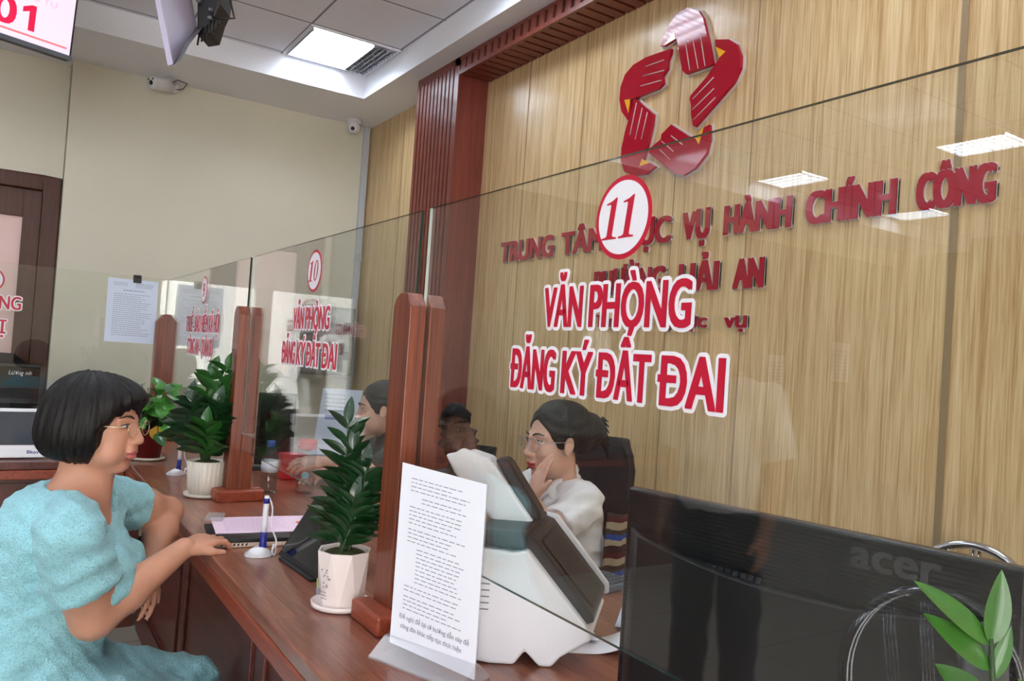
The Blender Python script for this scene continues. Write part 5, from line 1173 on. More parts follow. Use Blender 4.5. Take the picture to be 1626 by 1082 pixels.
def skinmat(name, c):
    m = mat(name, c, 0.48, spec=0.4, bump=0.12, bscale=500, var=0.05, vscale=14, sss=0.12); return m
M['skinw'] = skinmat('skin_warm', (206, 150, 124)); M['skinp'] = skinmat('skin_pale', (220, 176, 156)); M['skinm'] = skinmat('skin_tan', (196, 140, 112))
M['lip'] = mat('lips', (182, 96, 92), 0.4); M['lipred'] = mat('lips_red', (164, 50, 54), 0.35)
M['eye'] = mat('eye_white', (226, 222, 216), 0.25); M['iris'] = mat('dark_iris', (30, 20, 16), 0.2); M['hairdark'] = mat('brow_hair', (44, 32, 28), 0.7)
def hairmat(name, c, scale, axis=2):
    m, nt, p = newmat(name); tc = N(nt, 'ShaderNodeTexCoord'); mp = N(nt, 'ShaderNodeMapping'); mp.inputs['Scale'].default_value = scale
    nt.links.new(tc.outputs['Object'], mp.inputs['Vector']); n = N(nt, 'ShaderNodeTexNoise'); n.inputs['Scale'].default_value = 1; n.inputs['Detail'].default_value = 4; n.inputs['Distortion'].default_value = 0.8
    nt.links.new(mp.outputs['Vector'], n.inputs['Vector']); r = ramp(nt, [(0.35, srgb(*[q*0.45 for q in c])), (0.6, srgb(*c)), (0.8, srgb(*[min(255, q*1.7+6) for q in c]))])
    nt.links.new(n.outputs['Fac'], r.inputs['Fac']); nt.links.new(r.outputs['Color'], p.inputs['Base Color']); p.inputs['Roughness'].default_value = 0.5; p.inputs['Specular IOR Level'].default_value = 0.3; p.inputs['Anisotropic'].default_value = 0.5
    b = N(nt, 'ShaderNodeBump'); b.inputs['Strength'].default_value = 0.7; b.inputs['Distance'].default_value = 0.004; nt.links.new(n.outputs['Fac'], b.inputs['Height']); nt.links.new(b.outputs['Normal'], p.inputs['Normal'])
    return m
M['hair'] = hairmat('black_brown_hair', (24, 19, 19), (150, 150, 16)); M['hairb'] = hairmat('black_hair', (26, 23, 25), (60, 120, 120))
def clothmat(name, c, bs=160, strength=0.6, var=0.08, rough=0.85):
    m, nt, p = newmat(name); tc = N(nt, 'ShaderNodeTexCoord'); v_ = N(nt, 'ShaderNodeTexVoronoi'); v_.inputs['Scale'].default_value = bs
    nz = N(nt, 'ShaderNodeTexNoise'); nz.inputs['Scale'].default_value = bs*0.45; nz.inputs['Detail'].default_value = 3
    nt.links.new(tc.outputs['Object'], v_.inputs['Vector']); nt.links.new(tc.outputs['Object'], nz.inputs['Vector'])
    ad = N(nt, 'ShaderNodeMath', operation='ADD'); nt.links.new(v_.outputs['Distance'], ad.inputs[0]); nt.links.new(nz.outputs['Fac'], ad.inputs[1])
    r = ramp(nt, [(0.55, srgb(*[q*(1-var*1.6) for q in c])), (0.85, srgb(*c)), (1.0, srgb(*[min(255, q*(1+var)) for q in c]))]); nt.links.new(ad.outputs[0], r.inputs['Fac']); nt.links.new(r.outputs['Color'], p.inputs['Base Color'])
    p.inputs['Roughness'].default_value = rough; p.inputs['Sheen Weight'].default_value = 0.15
    b = N(nt, 'ShaderNodeBump'); b.inputs['Strength'].default_value = strength; b.inputs['Distance'].default_value = 0.003; nt.links.new(ad.outputs[0], b.inputs['Height']); nt.links.new(b.outputs['Normal'], p.inputs['Normal'])
    return m
M['dress'] = clothmat('turquoise_crinkle_cloth', (148, 203, 213), 230, 0.7, 0.05); M['shirt'] = clothmat('white_shirt_cloth', (238, 238, 240), 420, 0.05, 0.008, 0.75)
M['green'] = clothmat('dark_green_cloth', (52, 62, 56), 250, 0.2, 0.05); M['navycl'] = clothmat('dark_trouser_cloth', (26, 27, 36), 250, 0.2, 0.05)
M['gold'] = mat('pale_gold_metal', (222, 190, 160), 0.25, metal=0.9); M['lens'] = glassmat('spectacle_lens', (0.97, 0.98, 0.98, 1), 1.5)
def folds(seed, amp, freq=26.0):
    r_ = np.random.RandomState(seed); K = r_.normal(0, 1, (9, 3))*freq; ph = r_.uniform(0, 6.28, 9)
    def fn(V):
        a = np.zeros(len(V))
        for k_, p_ in zip(K, ph): a += np.abs(np.sin(V@k_*0.5+p_))**3
        return (a/9-0.42)*amp*2
    return fn
def spectacles(t, H, mt, big=1.0):
    b = MB(); q = H.s; lenses = []
    for g in (-1, 1):
        rim = [H.w(0.108-0.012*abs(math.cos(2*PI*i/24))*0-0.0006*abs(g*0.034+0.021*big*math.cos(2*PI*i/24))*1000*0.15, g*0.034+0.0235*big*math.cos(2*PI*i/24), -0.004+0.0195*big*math.sin(2*PI*i/24)) for i in range(24)]
        b.tube(rim, 0.0012*q, 6, closed=True); g_ = MB(); g_.add(rim, [tuple(range(24))], 0); lenses.append(g_)
        b.tube([H.w(0.100, g*0.057*big, 0.002), H.w(0.086, g*0.070, 0.004), H.w(0.04, g*0.076, 0.004), H.w(-0.005, g*0.0785, 0.002), H.w(-0.016, g*0.077, -0.012)], 0.0012*q, 6)
    b.tube([H.w(0.105, -0.011, 0.0), H.w(0.110, 0, 0.003), H.w(0.105, 0.011, 0.0)], 0.0012*q, 6)
    o = b.build('spectacle_frame', mt, t)
    for g_ in lenses: g_.build('spectacle_lens', M['lens'], o)
    return o

# ------------------------------------------------------------------ the seated woman in the turquoise dress
t = thing('person', 'seated person with a black bob, spectacles and short-sleeved turquoise dress, leaning on the counter', 'person', (0.10, 2.30, 0.0))
A = frame(0.839, -0.544, -0.03); H = Head((0.219, 2.247, 1.125), A, 1.0, 1.0); AT = frame(0.946, -0.325)
B = SDF()
ns, fs_ = np.array((0.158, 2.066, 0.886)), np.array((0.285, 2.445, 0.885)); nb = np.array((0.185, 2.272, 0.945))
torso = [((0.150, 2.295, 0.835), (0.130, 0.165, 0.130)), ((0.110, 2.315, 0.70), (0.165, 0.150, 0.19)), ((0.085, 2.320, 0.56), (0.180, 0.170, 0.17)), ((0.05, 2.325, 0.475), (0.18, 0.205, 0.115))]
for c_, r_ in torso: B.ell(c_, r_, AT, 0.05)
for c_ in ((0.235, 2.165, 0.745), (0.275, 2.285, 0.745)): B.ell(c_, (0.075, 0.075, 0.075), AT, 0.05)
B.cap(nb, ns, 0.042, 0.045, 0.04).cap(nb, fs_, 0.042, 0.045, 0.04)
B.cap(nb+np.array((0, 0, -0.02)), H.w(-0.022, 0, -0.06), 0.060, 0.054, 0.03)
B.cap(nb+np.array((0.04, -0.02, -0.02)), H.w(0.02, 0, -0.08), 0.03, 0.035, 0.03)
el_n, wr_n = np.array((0.228, 2.132, 0.667)), np.array((0.440, 2.212, 0.800)); el_f, wr_f = np.array((0.455, 2.575, 0.822)), np.array((0.385, 2.365, 0.715))
B.chain([ns, (ns+el_n)/2, el_n], [0.056, 0.060, 0.052], 0.03); B.chain([el_n, el_n*0.65+wr_n*0.35, wr_n], [0.050, 0.048, 0.027], 0.015)
B.chain([fs_, (fs_+el_f)/2, el_f], [0.055, 0.055, 0.045], 0.03); B.chain([el_f, el_f*0.65+wr_f*0.35, wr_f], [0.044, 0.045, 0.027], 0.015)
hipn, hipf, kn_n, kn_f = np.array((0.06, 2.225, 0.455)), np.array((0.12, 2.425, 0.455)), np.array((0.44, 2.085, 0.395)), np.array((0.46, 2.31, 0.395))
for hp, kn, ft in ((hipn, kn_n, (0.37, 2.11, 0.09)), (hipf, kn_f, (0.40, 2.33, 0.09))):
    B.cap(hp, kn, 0.085, 0.06, 0.03); B.chain([kn, (kn*0.6+np.array(ft)*0.4)+np.array((-0.02, 0.0, 0)), ft], [0.055, 0.056, 0.034], 0.02)
    B.chain([ft, np.array(ft)+np.array((0.06, -0.03, -0.045)), np.array(ft)+np.array((0.16, -0.07, -0.055))], [0.034, 0.036, 0.026], 0.02)
H.add(B)
hand(B, wr_n, (0.080, 0.047, 0.012), (-0.15, -0.25, 1), 1, (0.55, 0.6, 0.62, 0.65), 0.98, 0.10)
hand(B, wr_f, (-0.02, -0.09, -0.07), (0.6, -0.5, 0.6), -1, (0.3, 0.35, 0.4, 0.4), 0.95)
hr = [tuple(H.w(0, 0, 0)+np.array((-0.17, -0.17, -0.135))), tuple(H.w(0, 0, 0)+np.array((0.17, 0.17, 0.15)))]
body = finish_person(t, B, [((-0.2, 1.9, 0.0), (0.72, 2.75, 1.3), 0.007), (hr[0], hr[1], 0.0022), (wr_n+np.array((-0.03, -0.08, -0.07)), wr_n+np.array((0.2, 0.16, 0.07)), 0.0025)], H, M['skinw'], M['lip'])
# dress
Dg = SDF(); up = 0.014
for c_, r_ in torso: Dg.ell(c_, np.array(r_)+up, AT, 0.05)
for c_ in ((0.235, 2.165, 0.745), (0.275, 2.285, 0.745)): Dg.ell(c_, (0.088, 0.088, 0.09), AT, 0.05)
Dg.cap(nb+np.array((0, 0, -0.012)), ns, 0.048, 0.068, 0.04).cap(nb+np.array((0, 0, -0.012)), fs_, 0.046, 0.066, 0.05)
for hp, kn in ((hipn, kn_n), (hipf, kn_f)):
    d_ = (kn-hp); Dg.cap(hp, kn+d_*0.12, 0.105, 0.077, 0.05); Dg.cap(kn+d_*0.1, kn+d_*0.1+np.array((0.01, 0, -0.16)), 0.075, 0.085, 0.04)
Dg.cap((hipn+hipf)/2, (kn_n+kn_f)/2, 0.09, 0.055, 0.06)
def sleeve(S, a, b, ra, rb, tcut):
    a, b = np.array(a), np.array(b); ax = (b-a)/np.linalg.norm(b-a); L_ = np.linalg.norm(b-a)*tcut
    def fn(P):
        x_ = (P-a)@ax; rr = np.linalg.norm(P-a-np.clip(x_, 0, L_)[..., None]*ax, axis=-1); rad = ra+(rb-ra)*np.clip(x_/L_, 0, 1)
        return np.maximum(rr-rad, x_-L_)
    S.fun(fn, np.minimum(a, a+ax*L_)-max(ra, rb), np.maximum(a, a+ax*L_)+max(ra, rb), 0.012)
sleeve(Dg, ns, el_n, 0.074, 0.084, 0.60); sleeve(Dg, fs_, el_f, 0.073, 0.072, 0.40)
Dg.ell((0.245, 2.235, 0.955), (0.115, 0.078, 0.085), AT, 0.012, True); Dg.ell((0.195, 2.268, 0.985), (0.082, 0.088, 0.062), AT, 0.015, True)
V, Q = Dg.mesh((-0.25, 1.92, 0.25), (0.72, 2.66, 1.06), 0.0055)
mesh_object('dress', V, Q, M['dress'], t, disp=folds(4, 0.011, 75), smooth=2)
# hair: rounded bob with a fringe
Hh = SDF(); hA = A
Hh.ell(H.w(-0.022, 0, 0.020), (0.122, 0.106, 0.112), hA, 0.02); Hh.ell(H.w(-0.034, 0, -0.030), (0.110, 0.110, 0.085), hA, 0.03); Hh.ell(H.w(0.035, 0, 0.060), (0.078, 0.082, 0.055), hA, 0.03)
def wedge(P):
    q = H.loc(P); f_, l_, u_ = q[..., 0], np.abs(q[..., 1]), q[..., 2]
    a = 0.050-(f_-0.72*u_)                 # <0 in front of the fringe line
    b = 0.042-f_; c__ = u_-0.068+0.15*l_
    return np.maximum(np.maximum(a, b), c__)*0.75
Hh.fun(wedge, H.O-0.2, H.O+0.2, 0.008, True)
Hh.fun(lambda P: (H.loc(P)[..., 2]+0.100+0.10*H.loc(P)[..., 0]), H.O-0.2, H.O+0.2, 0.012, True)
Hh.ell(H.w(0.055, 0, -0.09), (0.05, 0.085, 0.06), hA, 0.01, True)
V, Q = Hh.mesh(H.O-0.19, H.O+0.19, 0.0035)
def strands(seed, Hd, amp):
    r_ = np.random.RandomState(seed); ks = r_.uniform(60, 190, 7); ph = r_.uniform(0, 6.28, 7)
    def fn(V):
        q = Hd.loc(V); an = np.arctan2(q[:, 1], q[:, 0]+0.03); a = np.zeros(len(V))
        for k_, p_ in zip(ks, ph): a += np.sin(an*k_*0.28+p_+q[:, 2]*18*math.sin(p_*3))
        return a/7*amp
    return fn
mesh_object('hair', V, Q, M['hair'], t, disp=strands(1, H, 0.006), smooth=1)
spectacles(t, H, M['gold'], 0.95)
def shoes(t, fts, toe, m):
    for ft in fts:
        ft = np.array(ft); S = SDF(); S.chain([ft+np.array((-0.012, 0, -0.035)), ft+toe*0.5+np.array((0, 0, -0.042)), ft+toe+np.array((0, 0, -0.052))], [0.042, 0.044, 0.034], 0.02)
        S.fun(lambda P, z=ft[2]-0.088: P[..., 2]-z, ft-0.3, np.array((ft[0]+0.3, ft[1]+0.3, ft[2]-0.088)), 0.004, True)
        V, Q = S.mesh(ft-np.array((0.12, 0.14, 0.12)), ft+np.array((0.26, 0.12, 0.06)), 0.006); mesh_object('shoe', V, Q, m, t, smooth=1)
shoes(t, ((0.37, 2.11, 0.09), (0.40, 2.33, 0.09)), np.array((0.16, -0.07, 0)), M['black'])
# stool under her
st = thing('stool', 'round stool under the seated person in turquoise, mostly hidden by the dress', 'stool', (0.03, 2.33, 0))
b = MB(); b.lathe((0.03, 2.33, 0.285), [(0.165, 0), (0.175, 0.012), (0.175, 0.035), (0.16, 0.045), (0, 0.046)], 36); b.build('seat', M['blackfab'], st)
for q in range(4):
    a_ = PI/4+q*PI/2; b = MB(); b.tube([(0.03+0.13*math.cos(a_), 2.33+0.13*math.sin(a_), 0.284), (0.03+0.19*math.cos(a_), 2.33+0.19*math.sin(a_), 0.0)], 0.012, 10); b.build('leg', M['chrome'], st)

# ------------------------------------------------------------------ staff woman in white at window 11
def hair_tied(name, H, t, bun, bunr, m):
    S = SDF(); S.ell(H.w(-0.022, 0, 0.030), np.array((0.108, 0.088, 0.097))*H.s, H.A, 0.02)
    for g in (-1, 1): S.ell(H.w(-0.02, 0.036*g, 0.070), np.array((0.065, 0.045, 0.045))*H.s, H.A, 0.02)
    def wd(P):
        q = H.loc(P); f_, l_, u_ = q[..., 0], np.abs(q[..., 1]), q[..., 2]
        return np.maximum(0.030-f_+0.56*(u_)+0.25*l_, -0.004-f_+0.75*np.maximum(0, u_-0.01))*0.8
    S.fun(wd, H.O-0.2, H.O+0.2, 0.010, True)
    S.ell(H.w(0.01, 0, -0.10), np.array((0.12, 0.12, 0.085))*H.s, H.A, 0.012, True)
    for g in (-1, 1): S.ell(H.w(0.0, 0.080*g, -0.016), np.array((0.022, 0.02, 0.032))*H.s, H.A, 0.008, True)
    S.cap(H.w(-0.08, 0, 0.0), bun, 0.045*H.s, bunr*0.8, 0.03)
    S.ell(bun, (bunr, bunr*0.9, bunr*1.05), H.A, 0.02)
    V, Q = S.mesh(np.minimum(H.O-0.17, np.array(bun)-0.1), np.maximum(H.O+0.17, np.array(bun)+0.1), 0.0035)
    r_ = np.random.RandomState(3); ks = r_.uniform(80, 200, 6); ph = r_.uniform(0, 6.28, 6)
    def fn(V):
        q = H.loc(V); a = np.zeros(len(V))
        for k_, p_ in zip(ks, ph): a += np.sin((q[:, 2]+np.abs(q[:, 1])*0.6)*k_*1.6+p_+q[:, 0]*8)
        return a/6*0.0045
    return mesh_object(name, V, Q, m, t, disp=fn, smooth=1)
t = thing('person', 'seated person in white shirt and round spectacles, hair tied back, hand raised to face', 'person', (1.70, 2.21, 0))
A = frame(-0.985, 0.06, -0.07, 0.0); H = Head((1.615, 2.175, 1.092), A, 1.10, 0.0); AT = frame(-0.99, 0.13)
S_ = -AT[1]       # towards the camera: her left
nb = np.array((1.668, 2.205, 0.945)); ns = nb+S_*0.165+np.array((0, 0, -0.045)); fs_ = nb-S_*0.165+np.array((0, 0, -0.045))
B = SDF(); tors = [((1.69, 2.205, 0.83), (0.105, 0.155, 0.12)), ((1.70, 2.205, 0.68), (0.11, 0.145, 0.17)), ((1.71, 2.205, 0.53), (0.125, 0.16, 0.11))]
for c_, r_ in tors: B.ell(c_, r_, AT, 0.05)
B.cap(nb, ns, 0.04, 0.05, 0.04).cap(nb, fs_, 0.04, 0.05, 0.04)
B.cap(nb, H.w(-0.020, 0, -0.06), 0.052, 0.048, 0.03)
el_n, wr_n = np.array((1.478, 2.005, 0.815)), np.array((1.462, 2.085, 0.918)); el_f, wr_f = np.array((1.52, 2.43, 0.80)), np.array((1.36, 2.28, 0.815))
B.chain([ns, (ns+el_n)/2, el_n], [0.05, 0.046, 0.038], 0.03); B.chain([el_n, wr_n], [0.038, 0.023], 0.015); B.chain([fs_, el_f], [0.05, 0.038], 0.03); B.chain([el_f, wr_f], [0.038, 0.023], 0.015)
for g in (-1, 1):
    hp = np.array((1.70, 2.205, 0.50))+S_*0.09*g; kn = hp+np.array((-0.26, 0.02, 0.0)); B.cap(hp, kn, 0.078, 0.055, 0.03); B.chain([kn, kn+np.array((0.03, 0, -0.40))], [0.052, 0.035], 0.02); B.cap(kn+np.array((0.03, 0, -0.44)), kn+np.array((-0.12, 0, -0.455)), 0.032, 0.026, 0.02)
H.add(B)
hand(B, wr_n, (0.03, -0.01, 0.1), (-0.95, 0.15, 0.25), 1, (0.12, 0.14, 0.2, 0.3), 0.92, 0.05, 0.3)
hand(B, wr_f, (-0.6, -0.35, -0.05), (0, 0, 1), 1, (0.3, 0.3, 0.3, 0.3), 0.92)
finish_person(t, B, [((1.2, 1.86, 0.0), (1.95, 2.6, 1.25), 0.007), (H.O-np.array((0.15, 0.15, 0.125)), H.O+0.15, 0.0024), (wr_n-np.array((0.09, 0.09, 0.03)), wr_n+np.array((0.11, 0.1, 0.22)), 0.0026)], H, M['skinp'], M['lipred'])
Dg = SDF()
for c_, r_ in tors: Dg.ell(c_, np.array(r_)+0.018, AT, 0.05)
Dg.cap(nb-np.array((0, 0, 0.02)), ns, 0.045, 0.064, 0.04).cap(nb-np.array((0, 0, 0.02)), fs_, 0.045, 0.064, 0.04)
sleeve(Dg, ns, el_n, 0.066, 0.062, 0.72); sleeve(Dg, fs_, el_f, 0.064, 0.06, 0.72)
Dg.ell(nb+np.array((-0.03, 0.004, 0.03)), (0.062, 0.058, 0.075), AT, 0.01, True); Dg.ell(nb+np.array((-0.10, 0.014, -0.05)), (0.045, 0.035, 0.09), AT, 0.012, True)
V, Q = Dg.mesh((1.3, 1.9, 0.40), (1.95, 2.56, 1.06), 0.0055); mesh_object('shirt', V, Q, M['shirt'], t, disp=folds(9, 0.016, 62), smooth=2)
Cl = SDF()
for g in (-1, 1):
    pp = [nb+np.array((0.052, -0.007, 0.050)), nb+np.array((0.035, 0, 0.045))+S_*g*0.040, nb+np.array((-0.02, 0.003, 0.022))+S_*g*0.060, nb+np.array((-0.075, 0.01, -0.02))+S_*g*0.050, nb+np.array((-0.115, 0.014, -0.075))+S_*g*0.022]
    Cl.chain(pp, [0.011, 0.012, 0.014, 0.014, 0.007], 0.006)
    pp2 = [p_+S_*g*0.022+np.array((0.004, 0, -0.022)) for p_ in pp[1:4]]; Cl.chain(pp2, [0.008, 0.010, 0.008], 0.02)
V, Q = Cl.mesh(nb-0.2, nb+0.12, 0.004); mesh_object('collar', V, Q, M['shirt'], t, smooth=1)
hair_tied('hair', H, t, tuple(H.w(-0.125, 0.0, 0.025)), 0.056, M['hairb'])
b = MB()
for i in range(7):
    a_ = -0.9+i*0.3; b.tube([H.w(-0.145, 0.0, 0.02), H.w(-0.175, -0.01, 0.02+0.05*math.sin(a_)), H.w(-0.185-0.01*math.cos(a_), -0.012, -0.01+0.075*math.sin(a_))], [0.014, 0.011, 0.002], 8)
b.build('hair_ends', M['hairb'], t)
spectacles(t, H, M['steel'], 1.12)

# striped cloth on the chair of the staff woman
m, nt, p = newmat('striped_cloth'); tc = N(nt, 'ShaderNodeTexCoord'); sp = N(nt, 'ShaderNodeSeparateXYZ'); nt.links.new(tc.outputs['Object'], sp.inputs[0])
nz = N(nt, 'ShaderNodeTexNoise'); nz.inputs['Scale'].default_value = 14; nt.links.new(tc.outputs['Object'], nz.inputs['Vector'])
ma = N(nt, 'ShaderNodeMath', operation='MULTIPLY_ADD'); ma.inputs[1].default_value = 0.035; nt.links.new(nz.outputs['Fac'], ma.inputs[0]); nt.links.new(sp.outputs['Z'], ma.inputs[2])
mo = N(nt, 'ShaderNodeMath', operation='MODULO'); mo.inputs[1].default_value = 0.125; nt.links.new(ma.outputs[0], mo.inputs[0]); dv = N(nt, 'ShaderNodeMath', operation='DIVIDE'); dv.inputs[1].default_value = 0.125; nt.links.new(mo.outputs[0], dv.inputs[0])
r = ramp(nt, [(0, L(56, 38, 34)), (0.18, L(172, 158, 136)), (0.36, L(34, 72, 150)), (0.52, L(70, 56, 46)), (0.68, L(168, 152, 128)), (0.86, L(84, 34, 34))]); r.color_ramp.interpolation = 'CONSTANT'
nt.links.new(dv.outputs[0], r.inputs['Fac']); nt.links.new(r.outputs['Color'], p.inputs['Base Color']); p.inputs['Roughness'].default_value = 0.9
b = MB(); vs = []; nu, nv = 16, 20
for lay in (0, 1):
    for j in range(nv+1):
        for i in range(nu+1):
            f_, g_ = i/nu, j/nv; wv = 0.012*math.sin(f_*11+g_*2)+0.006*math.sin(f_*23)
            vs.append((1.72+0.26*f_+wv*0.4+lay*0.004, 2.02+0.02*f_+wv+lay*0.004-0.02*g_, 0.50+0.37*g_-0.02*f_))
k = (nu+1)*(nv+1); fs = []
for lay in (0, 1):
    for j in range(nv):
        for i in range(nu): fs.append((lay*k+j*(nu+1)+i, lay*k+j*(nu+1)+i+1, lay*k+(j+1)*(nu+1)+i+1, lay*k+(j+1)*(nu+1)+i))
bd = list(range(nu+1))+[j*(nu+1)+nu for j in range(1, nv+1)]+[nv*(nu+1)+i for i in range(nu-1, -1, -1)]+[j*(nu+1) for j in range(nv-1, 0, -1)]
fs += [(bd[i], bd[(i+1) % len(bd)], k+bd[(i+1) % len(bd)], k+bd[i]) for i in range(len(bd))]
b.add(vs, fs, 0, True); setp(b.build('striped_cloth', m), 'brown, cream and blue striped cloth hanging at the chair of the staff person in white', 'cloth')
# black bag on the other chair
Sg = SDF(); Sg.ell((1.53, 2.735, 1.075), (0.058, 0.085, 0.075), None, 0.03).ell((1.51, 2.705, 1.125), (0.045, 0.055, 0.045), None, 0.03).ell((1.545, 2.69, 1.02), (0.05, 0.05, 0.045), None, 0.03).ell((1.56, 2.76, 1.0), (0.06, 0.1, 0.05), None, 0.03)
V, Q = Sg.mesh((1.40, 2.58, 0.92), (1.68, 2.90, 1.22), 0.005)
setp(mesh_object('black_bag', V, Q, M['blackfab'], disp=folds(2, 0.03, 70)), 'rumpled black bag on top of the chair beside the nearest post', 'bag')

# ------------------------------------------------------------------ second staff woman behind window 10
t = thing('person', 'staff person in dark green behind the near plant, one forearm stretched across the counter', 'person', (1.56, 3.24, 0))
A = frame(-0.97, 0.24, -0.12); H = Head((1.435, 3.262, 1.100), A, 1.0, 0.3); AT = frame(-0.97, 0.24); S_ = -AT[1]
nb = np.array((1.50, 3.27, 0.955)); ns = nb+S_*0.165+np.array((0, 0, -0.045)); fs_ = nb-S_*0.165+np.array((0, 0, -0.045)); B = SDF()
tors = [((1.53, 3.265, 0.83), (0.105, 0.155, 0.12)), ((1.55, 3.26, 0.68), (0.11, 0.145, 0.17)), ((1.57, 3.26, 0.53), (0.125, 0.16, 0.11))]
for c_, r_ in tors: B.ell(c_, r_, AT, 0.05)
B.cap(nb, ns, 0.04, 0.05, 0.04).cap(nb, fs_, 0.04, 0.05, 0.04); B.cap(nb, H.w(-0.02, 0, -0.06), 0.052, 0.048, 0.03)
el_n, wr_n = np.array((1.37, 3.115, 0.84)), np.array((1.165, 3.19, 0.875)); el_f, wr_f = np.array((1.36, 3.44, 0.82)), np.array((1.20, 3.27, 0.812))
B.chain([ns, el_n], [0.05, 0.042], 0.03); B.chain([el_n, wr_n], [0.043, 0.026], 0.015); B.chain([fs_, el_f], [0.05, 0.04], 0.03); B.chain([el_f, wr_f], [0.04, 0.025], 0.015)
for g in (-1, 1):
    hp = np.array((1.57, 3.26, 0.50))+S_*0.09*g; kn = hp+np.array((-0.22, 0.05, 0.0)); B.cap(hp, kn, 0.078, 0.055, 0.03); B.chain([kn, kn+np.array((0.03, 0, -0.40))], [0.052, 0.035], 0.02); B.cap(kn+np.array((0.03, 0, -0.44)), kn+np.array((-0.12, 0, -0.455)), 0.032, 0.026, 0.02)
H.add(B); hand(B, wr_n, (-1, 0.25, -0.1), (0, -0.5, 0.85), 1, (0.35, 0.4, 0.45, 0.5), 0.95); hand(B, wr_f, (-0.75, -0.55, -0.08), (0, 0, 1), 1, (0.3, 0.35, 0.35, 0.4), 0.95)
finish_person(t, B, [((1.0, 2.95, 0.0), (1.85, 3.65, 1.26), 0.008), (H.O-np.array((0.14, 0.14, 0.125)), H.O+0.14, 0.003), (wr_n-np.array((0.22, 0.1, 0.09)), wr_n+np.array((0.03, 0.14, 0.07)), 0.003)], H, M['skinp'], M['lip'])
Dg = SDF()
for c_, r_ in tors: Dg.ell(c_, np.array(r_)+0.018, AT, 0.05)
Dg.cap(nb-np.array((0, 0, 0.0)), ns, 0.055, 0.064, 0.04).cap(nb-np.array((0, 0, 0.0)), fs_, 0.055, 0.064, 0.04); Dg.cap(nb, nb+np.array((-0.005, 0, 0.035)), 0.062, 0.06, 0.02)
sleeve(Dg, ns, el_n, 0.066, 0.06, 0.95); sleeve(Dg, fs_, el_f, 0.064, 0.06, 0.95)
V, Q = Dg.mesh((1.2, 2.98, 0.40), (1.8, 3.6, 1.06), 0.007); mesh_object('blouse', V, Q, M['green'], t, disp=folds(5, 0.010, 30), smooth=2)
hair_tied('hair', H, t, tuple(H.w(-0.12, 0, -0.02)), 0.045, M['hairb'])
office_chair(1.74, 3.32, -PI/2-0.1, 0.92, 'black office chair of the staff person in dark green, hidden by the post', M['blackfab'])

# ------------------------------------------------------------------ standing man on the visitor side, seen mirrored in the glass
t = thing('person', 'standing person in white shirt and dark trousers, mirrored in the large glass', 'person', (-1.10, 2.17, 0))
AT = frame(0.97, -0.2); S_ = AT[1]; H = Head((-1.03, 2.16, 1.475), frame(0.97, -0.2, -0.1), 1.06, 0.2)
nb = np.array((-1.075, 2.17, 1.325)); B = SDF()
tors = [((-1.07, 2.17, 1.20), (0.105, 0.17, 0.14)), ((-1.06, 2.17, 1.02), (0.125, 0.165, 0.19)), ((-1.08, 2.175, 0.86), (0.12, 0.17, 0.12))]
for c_, r_ in tors: B.ell(c_, r_, AT, 0.05)
arms = []
for g in (-1, 1):
    sh_ = nb+S_*0.185*g+np.array((0, 0, -0.06)); el = sh_+S_*0.045*g+np.array((-0.02, 0, -0.27)); wr = el+np.array((0.06, 0, -0.235)); arms.append((sh_, el, wr))
    B.cap(nb, sh_, 0.045, 0.055, 0.04); B.chain([sh_, el], [0.053, 0.042], 0.03); B.chain([el, wr], [0.042, 0.027], 0.015)
    hand(B, wr, (0.02, 0, -1), S_*g, -g if True else g, (0.3, 0.35, 0.4, 0.4), 1.05)
    hp = np.array((-1.085, 2.175, 0.80))+S_*0.09*g; ft = np.array((-1.09, 2.175, 0.08))+S_*0.12*g; B.chain([hp, (hp+ft)/2+np.array((0.01, 0, 0.03)), ft], [0.09, 0.062, 0.04], 0.02); B.cap(ft+np.array((-0.02, 0, -0.04)), ft+np.array((0.16, -0.03, -0.045)), 0.037, 0.033, 0.02)
B.cap(nb, H.w(-0.02, 0, -0.06), 0.058, 0.054, 0.03); H.add(B)
finish_person(t, B, [((-1.4, 1.85, 0.0), (-0.75, 2.5, 1.68), 0.009), (H.O-np.array((0.15, 0.15, 0.13)), H.O+0.15, 0.0035)]+[(w_[2]-np.array((0.09, 0.09, 0.22)), w_[2]+np.array((0.12, 0.09, 0.03)), 0.0035) for w_ in arms], H, M['skinm'], M['lip'])
Dg = SDF()
for c_, r_ in tors: Dg.ell(c_, np.array(r_)+np.array((0.016, 0.016, 0.012)), AT, 0.05)
for sh_, el, wr in arms: Dg.cap(nb-np.array((0, 0, 0.025)), sh_, 0.055, 0.066, 0.04); sleeve(Dg, sh_, el, 0.07, 0.072, 0.85)
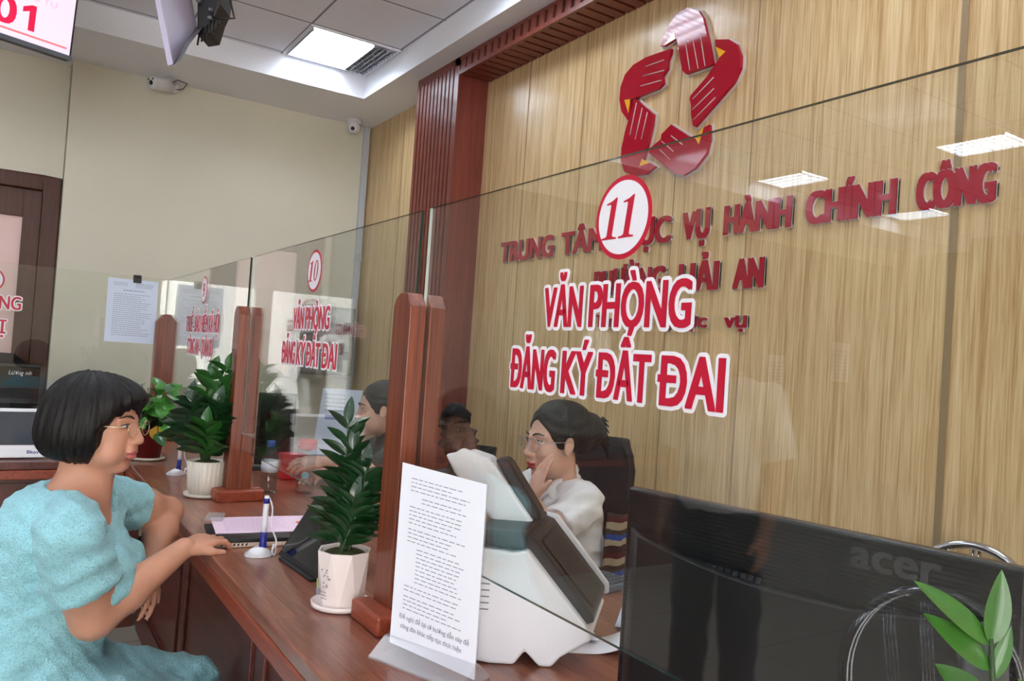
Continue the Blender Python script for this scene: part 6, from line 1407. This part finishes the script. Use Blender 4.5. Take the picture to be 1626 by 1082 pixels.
Dg.ell(nb+np.array((0.03, 0, 0.03)), (0.06, 0.055, 0.06), AT, 0.01, True); Dg.fun(lambda P: P[..., 2]-0.80+0.0*P[..., 0], (-1.5, 1.8, 0.5), (-0.7, 2.6, 0.80), 0.004, True)
V, Q = Dg.mesh((-1.4, 1.85, 0.7), (-0.75, 2.5, 1.42), 0.007); mesh_object('shirt', V, Q, M['shirt'], t, disp=folds(6, 0.012, 24), smooth=2)
Cl = SDF()
for g in (-1, 1): Cl.chain([nb+np.array((-0.05, 0, 0.03)), nb+np.array((0.0, 0, 0.03))+S_*g*0.056, nb+np.array((0.06, -0.012, 0.0))+S_*g*0.035, nb+np.array((0.075, -0.015, -0.035))+S_*g*0.03], [0.016, 0.016, 0.015, 0.006], 0.01)
V, Q = Cl.mesh(nb-0.15, nb+0.15, 0.005); mesh_object('collar', V, Q, M['shirt'], t, smooth=1)
Dg = SDF(); Dg.ell((-1.085, 2.175, 0.79), (0.13, 0.178, 0.09), AT, 0.04)
for g in (-1, 1): hp = np.array((-1.085, 2.175, 0.78))+S_*0.09*g; ft = np.array((-1.09, 2.175, 0.06))+S_*0.12*g; Dg.chain([hp, (hp+ft)/2, ft], [0.105, 0.082, 0.07], 0.02)
V, Q = Dg.mesh((-1.4, 1.85, 0.03), (-0.75, 2.5, 0.86), 0.008); mesh_object('trousers', V, Q, M['navycl'], t, disp=folds(8, 0.012, 18), smooth=2)
shoes(t, [np.array((-1.09, 2.175, 0.09))+S_*0.12*g for g in (-1, 1)], np.array((0.17, -0.03, 0)), M['black'])
S = SDF(); S.ell(H.w(-0.018, 0, 0.032), np.array((0.106, 0.084, 0.090))*H.s, H.A, 0.02)
S.fun(lambda P: np.maximum(0.045-H.loc(P)[..., 0]+0.5*H.loc(P)[..., 2], 0.0-H.loc(P)[..., 0]+0.4*np.maximum(0, H.loc(P)[..., 2]))*0.8, H.O-0.2, H.O+0.2, 0.01, True); S.ell(H.w(0.0, 0, -0.11), np.array((0.14, 0.13, 0.085))*H.s, H.A, 0.01, True)
V, Q = S.mesh(H.O-0.16, H.O+0.16, 0.005); mesh_object('hair', V, Q, M['hairb'], t, smooth=1)
t.location = (-1.10+0.085, 2.17+0.055, 0)
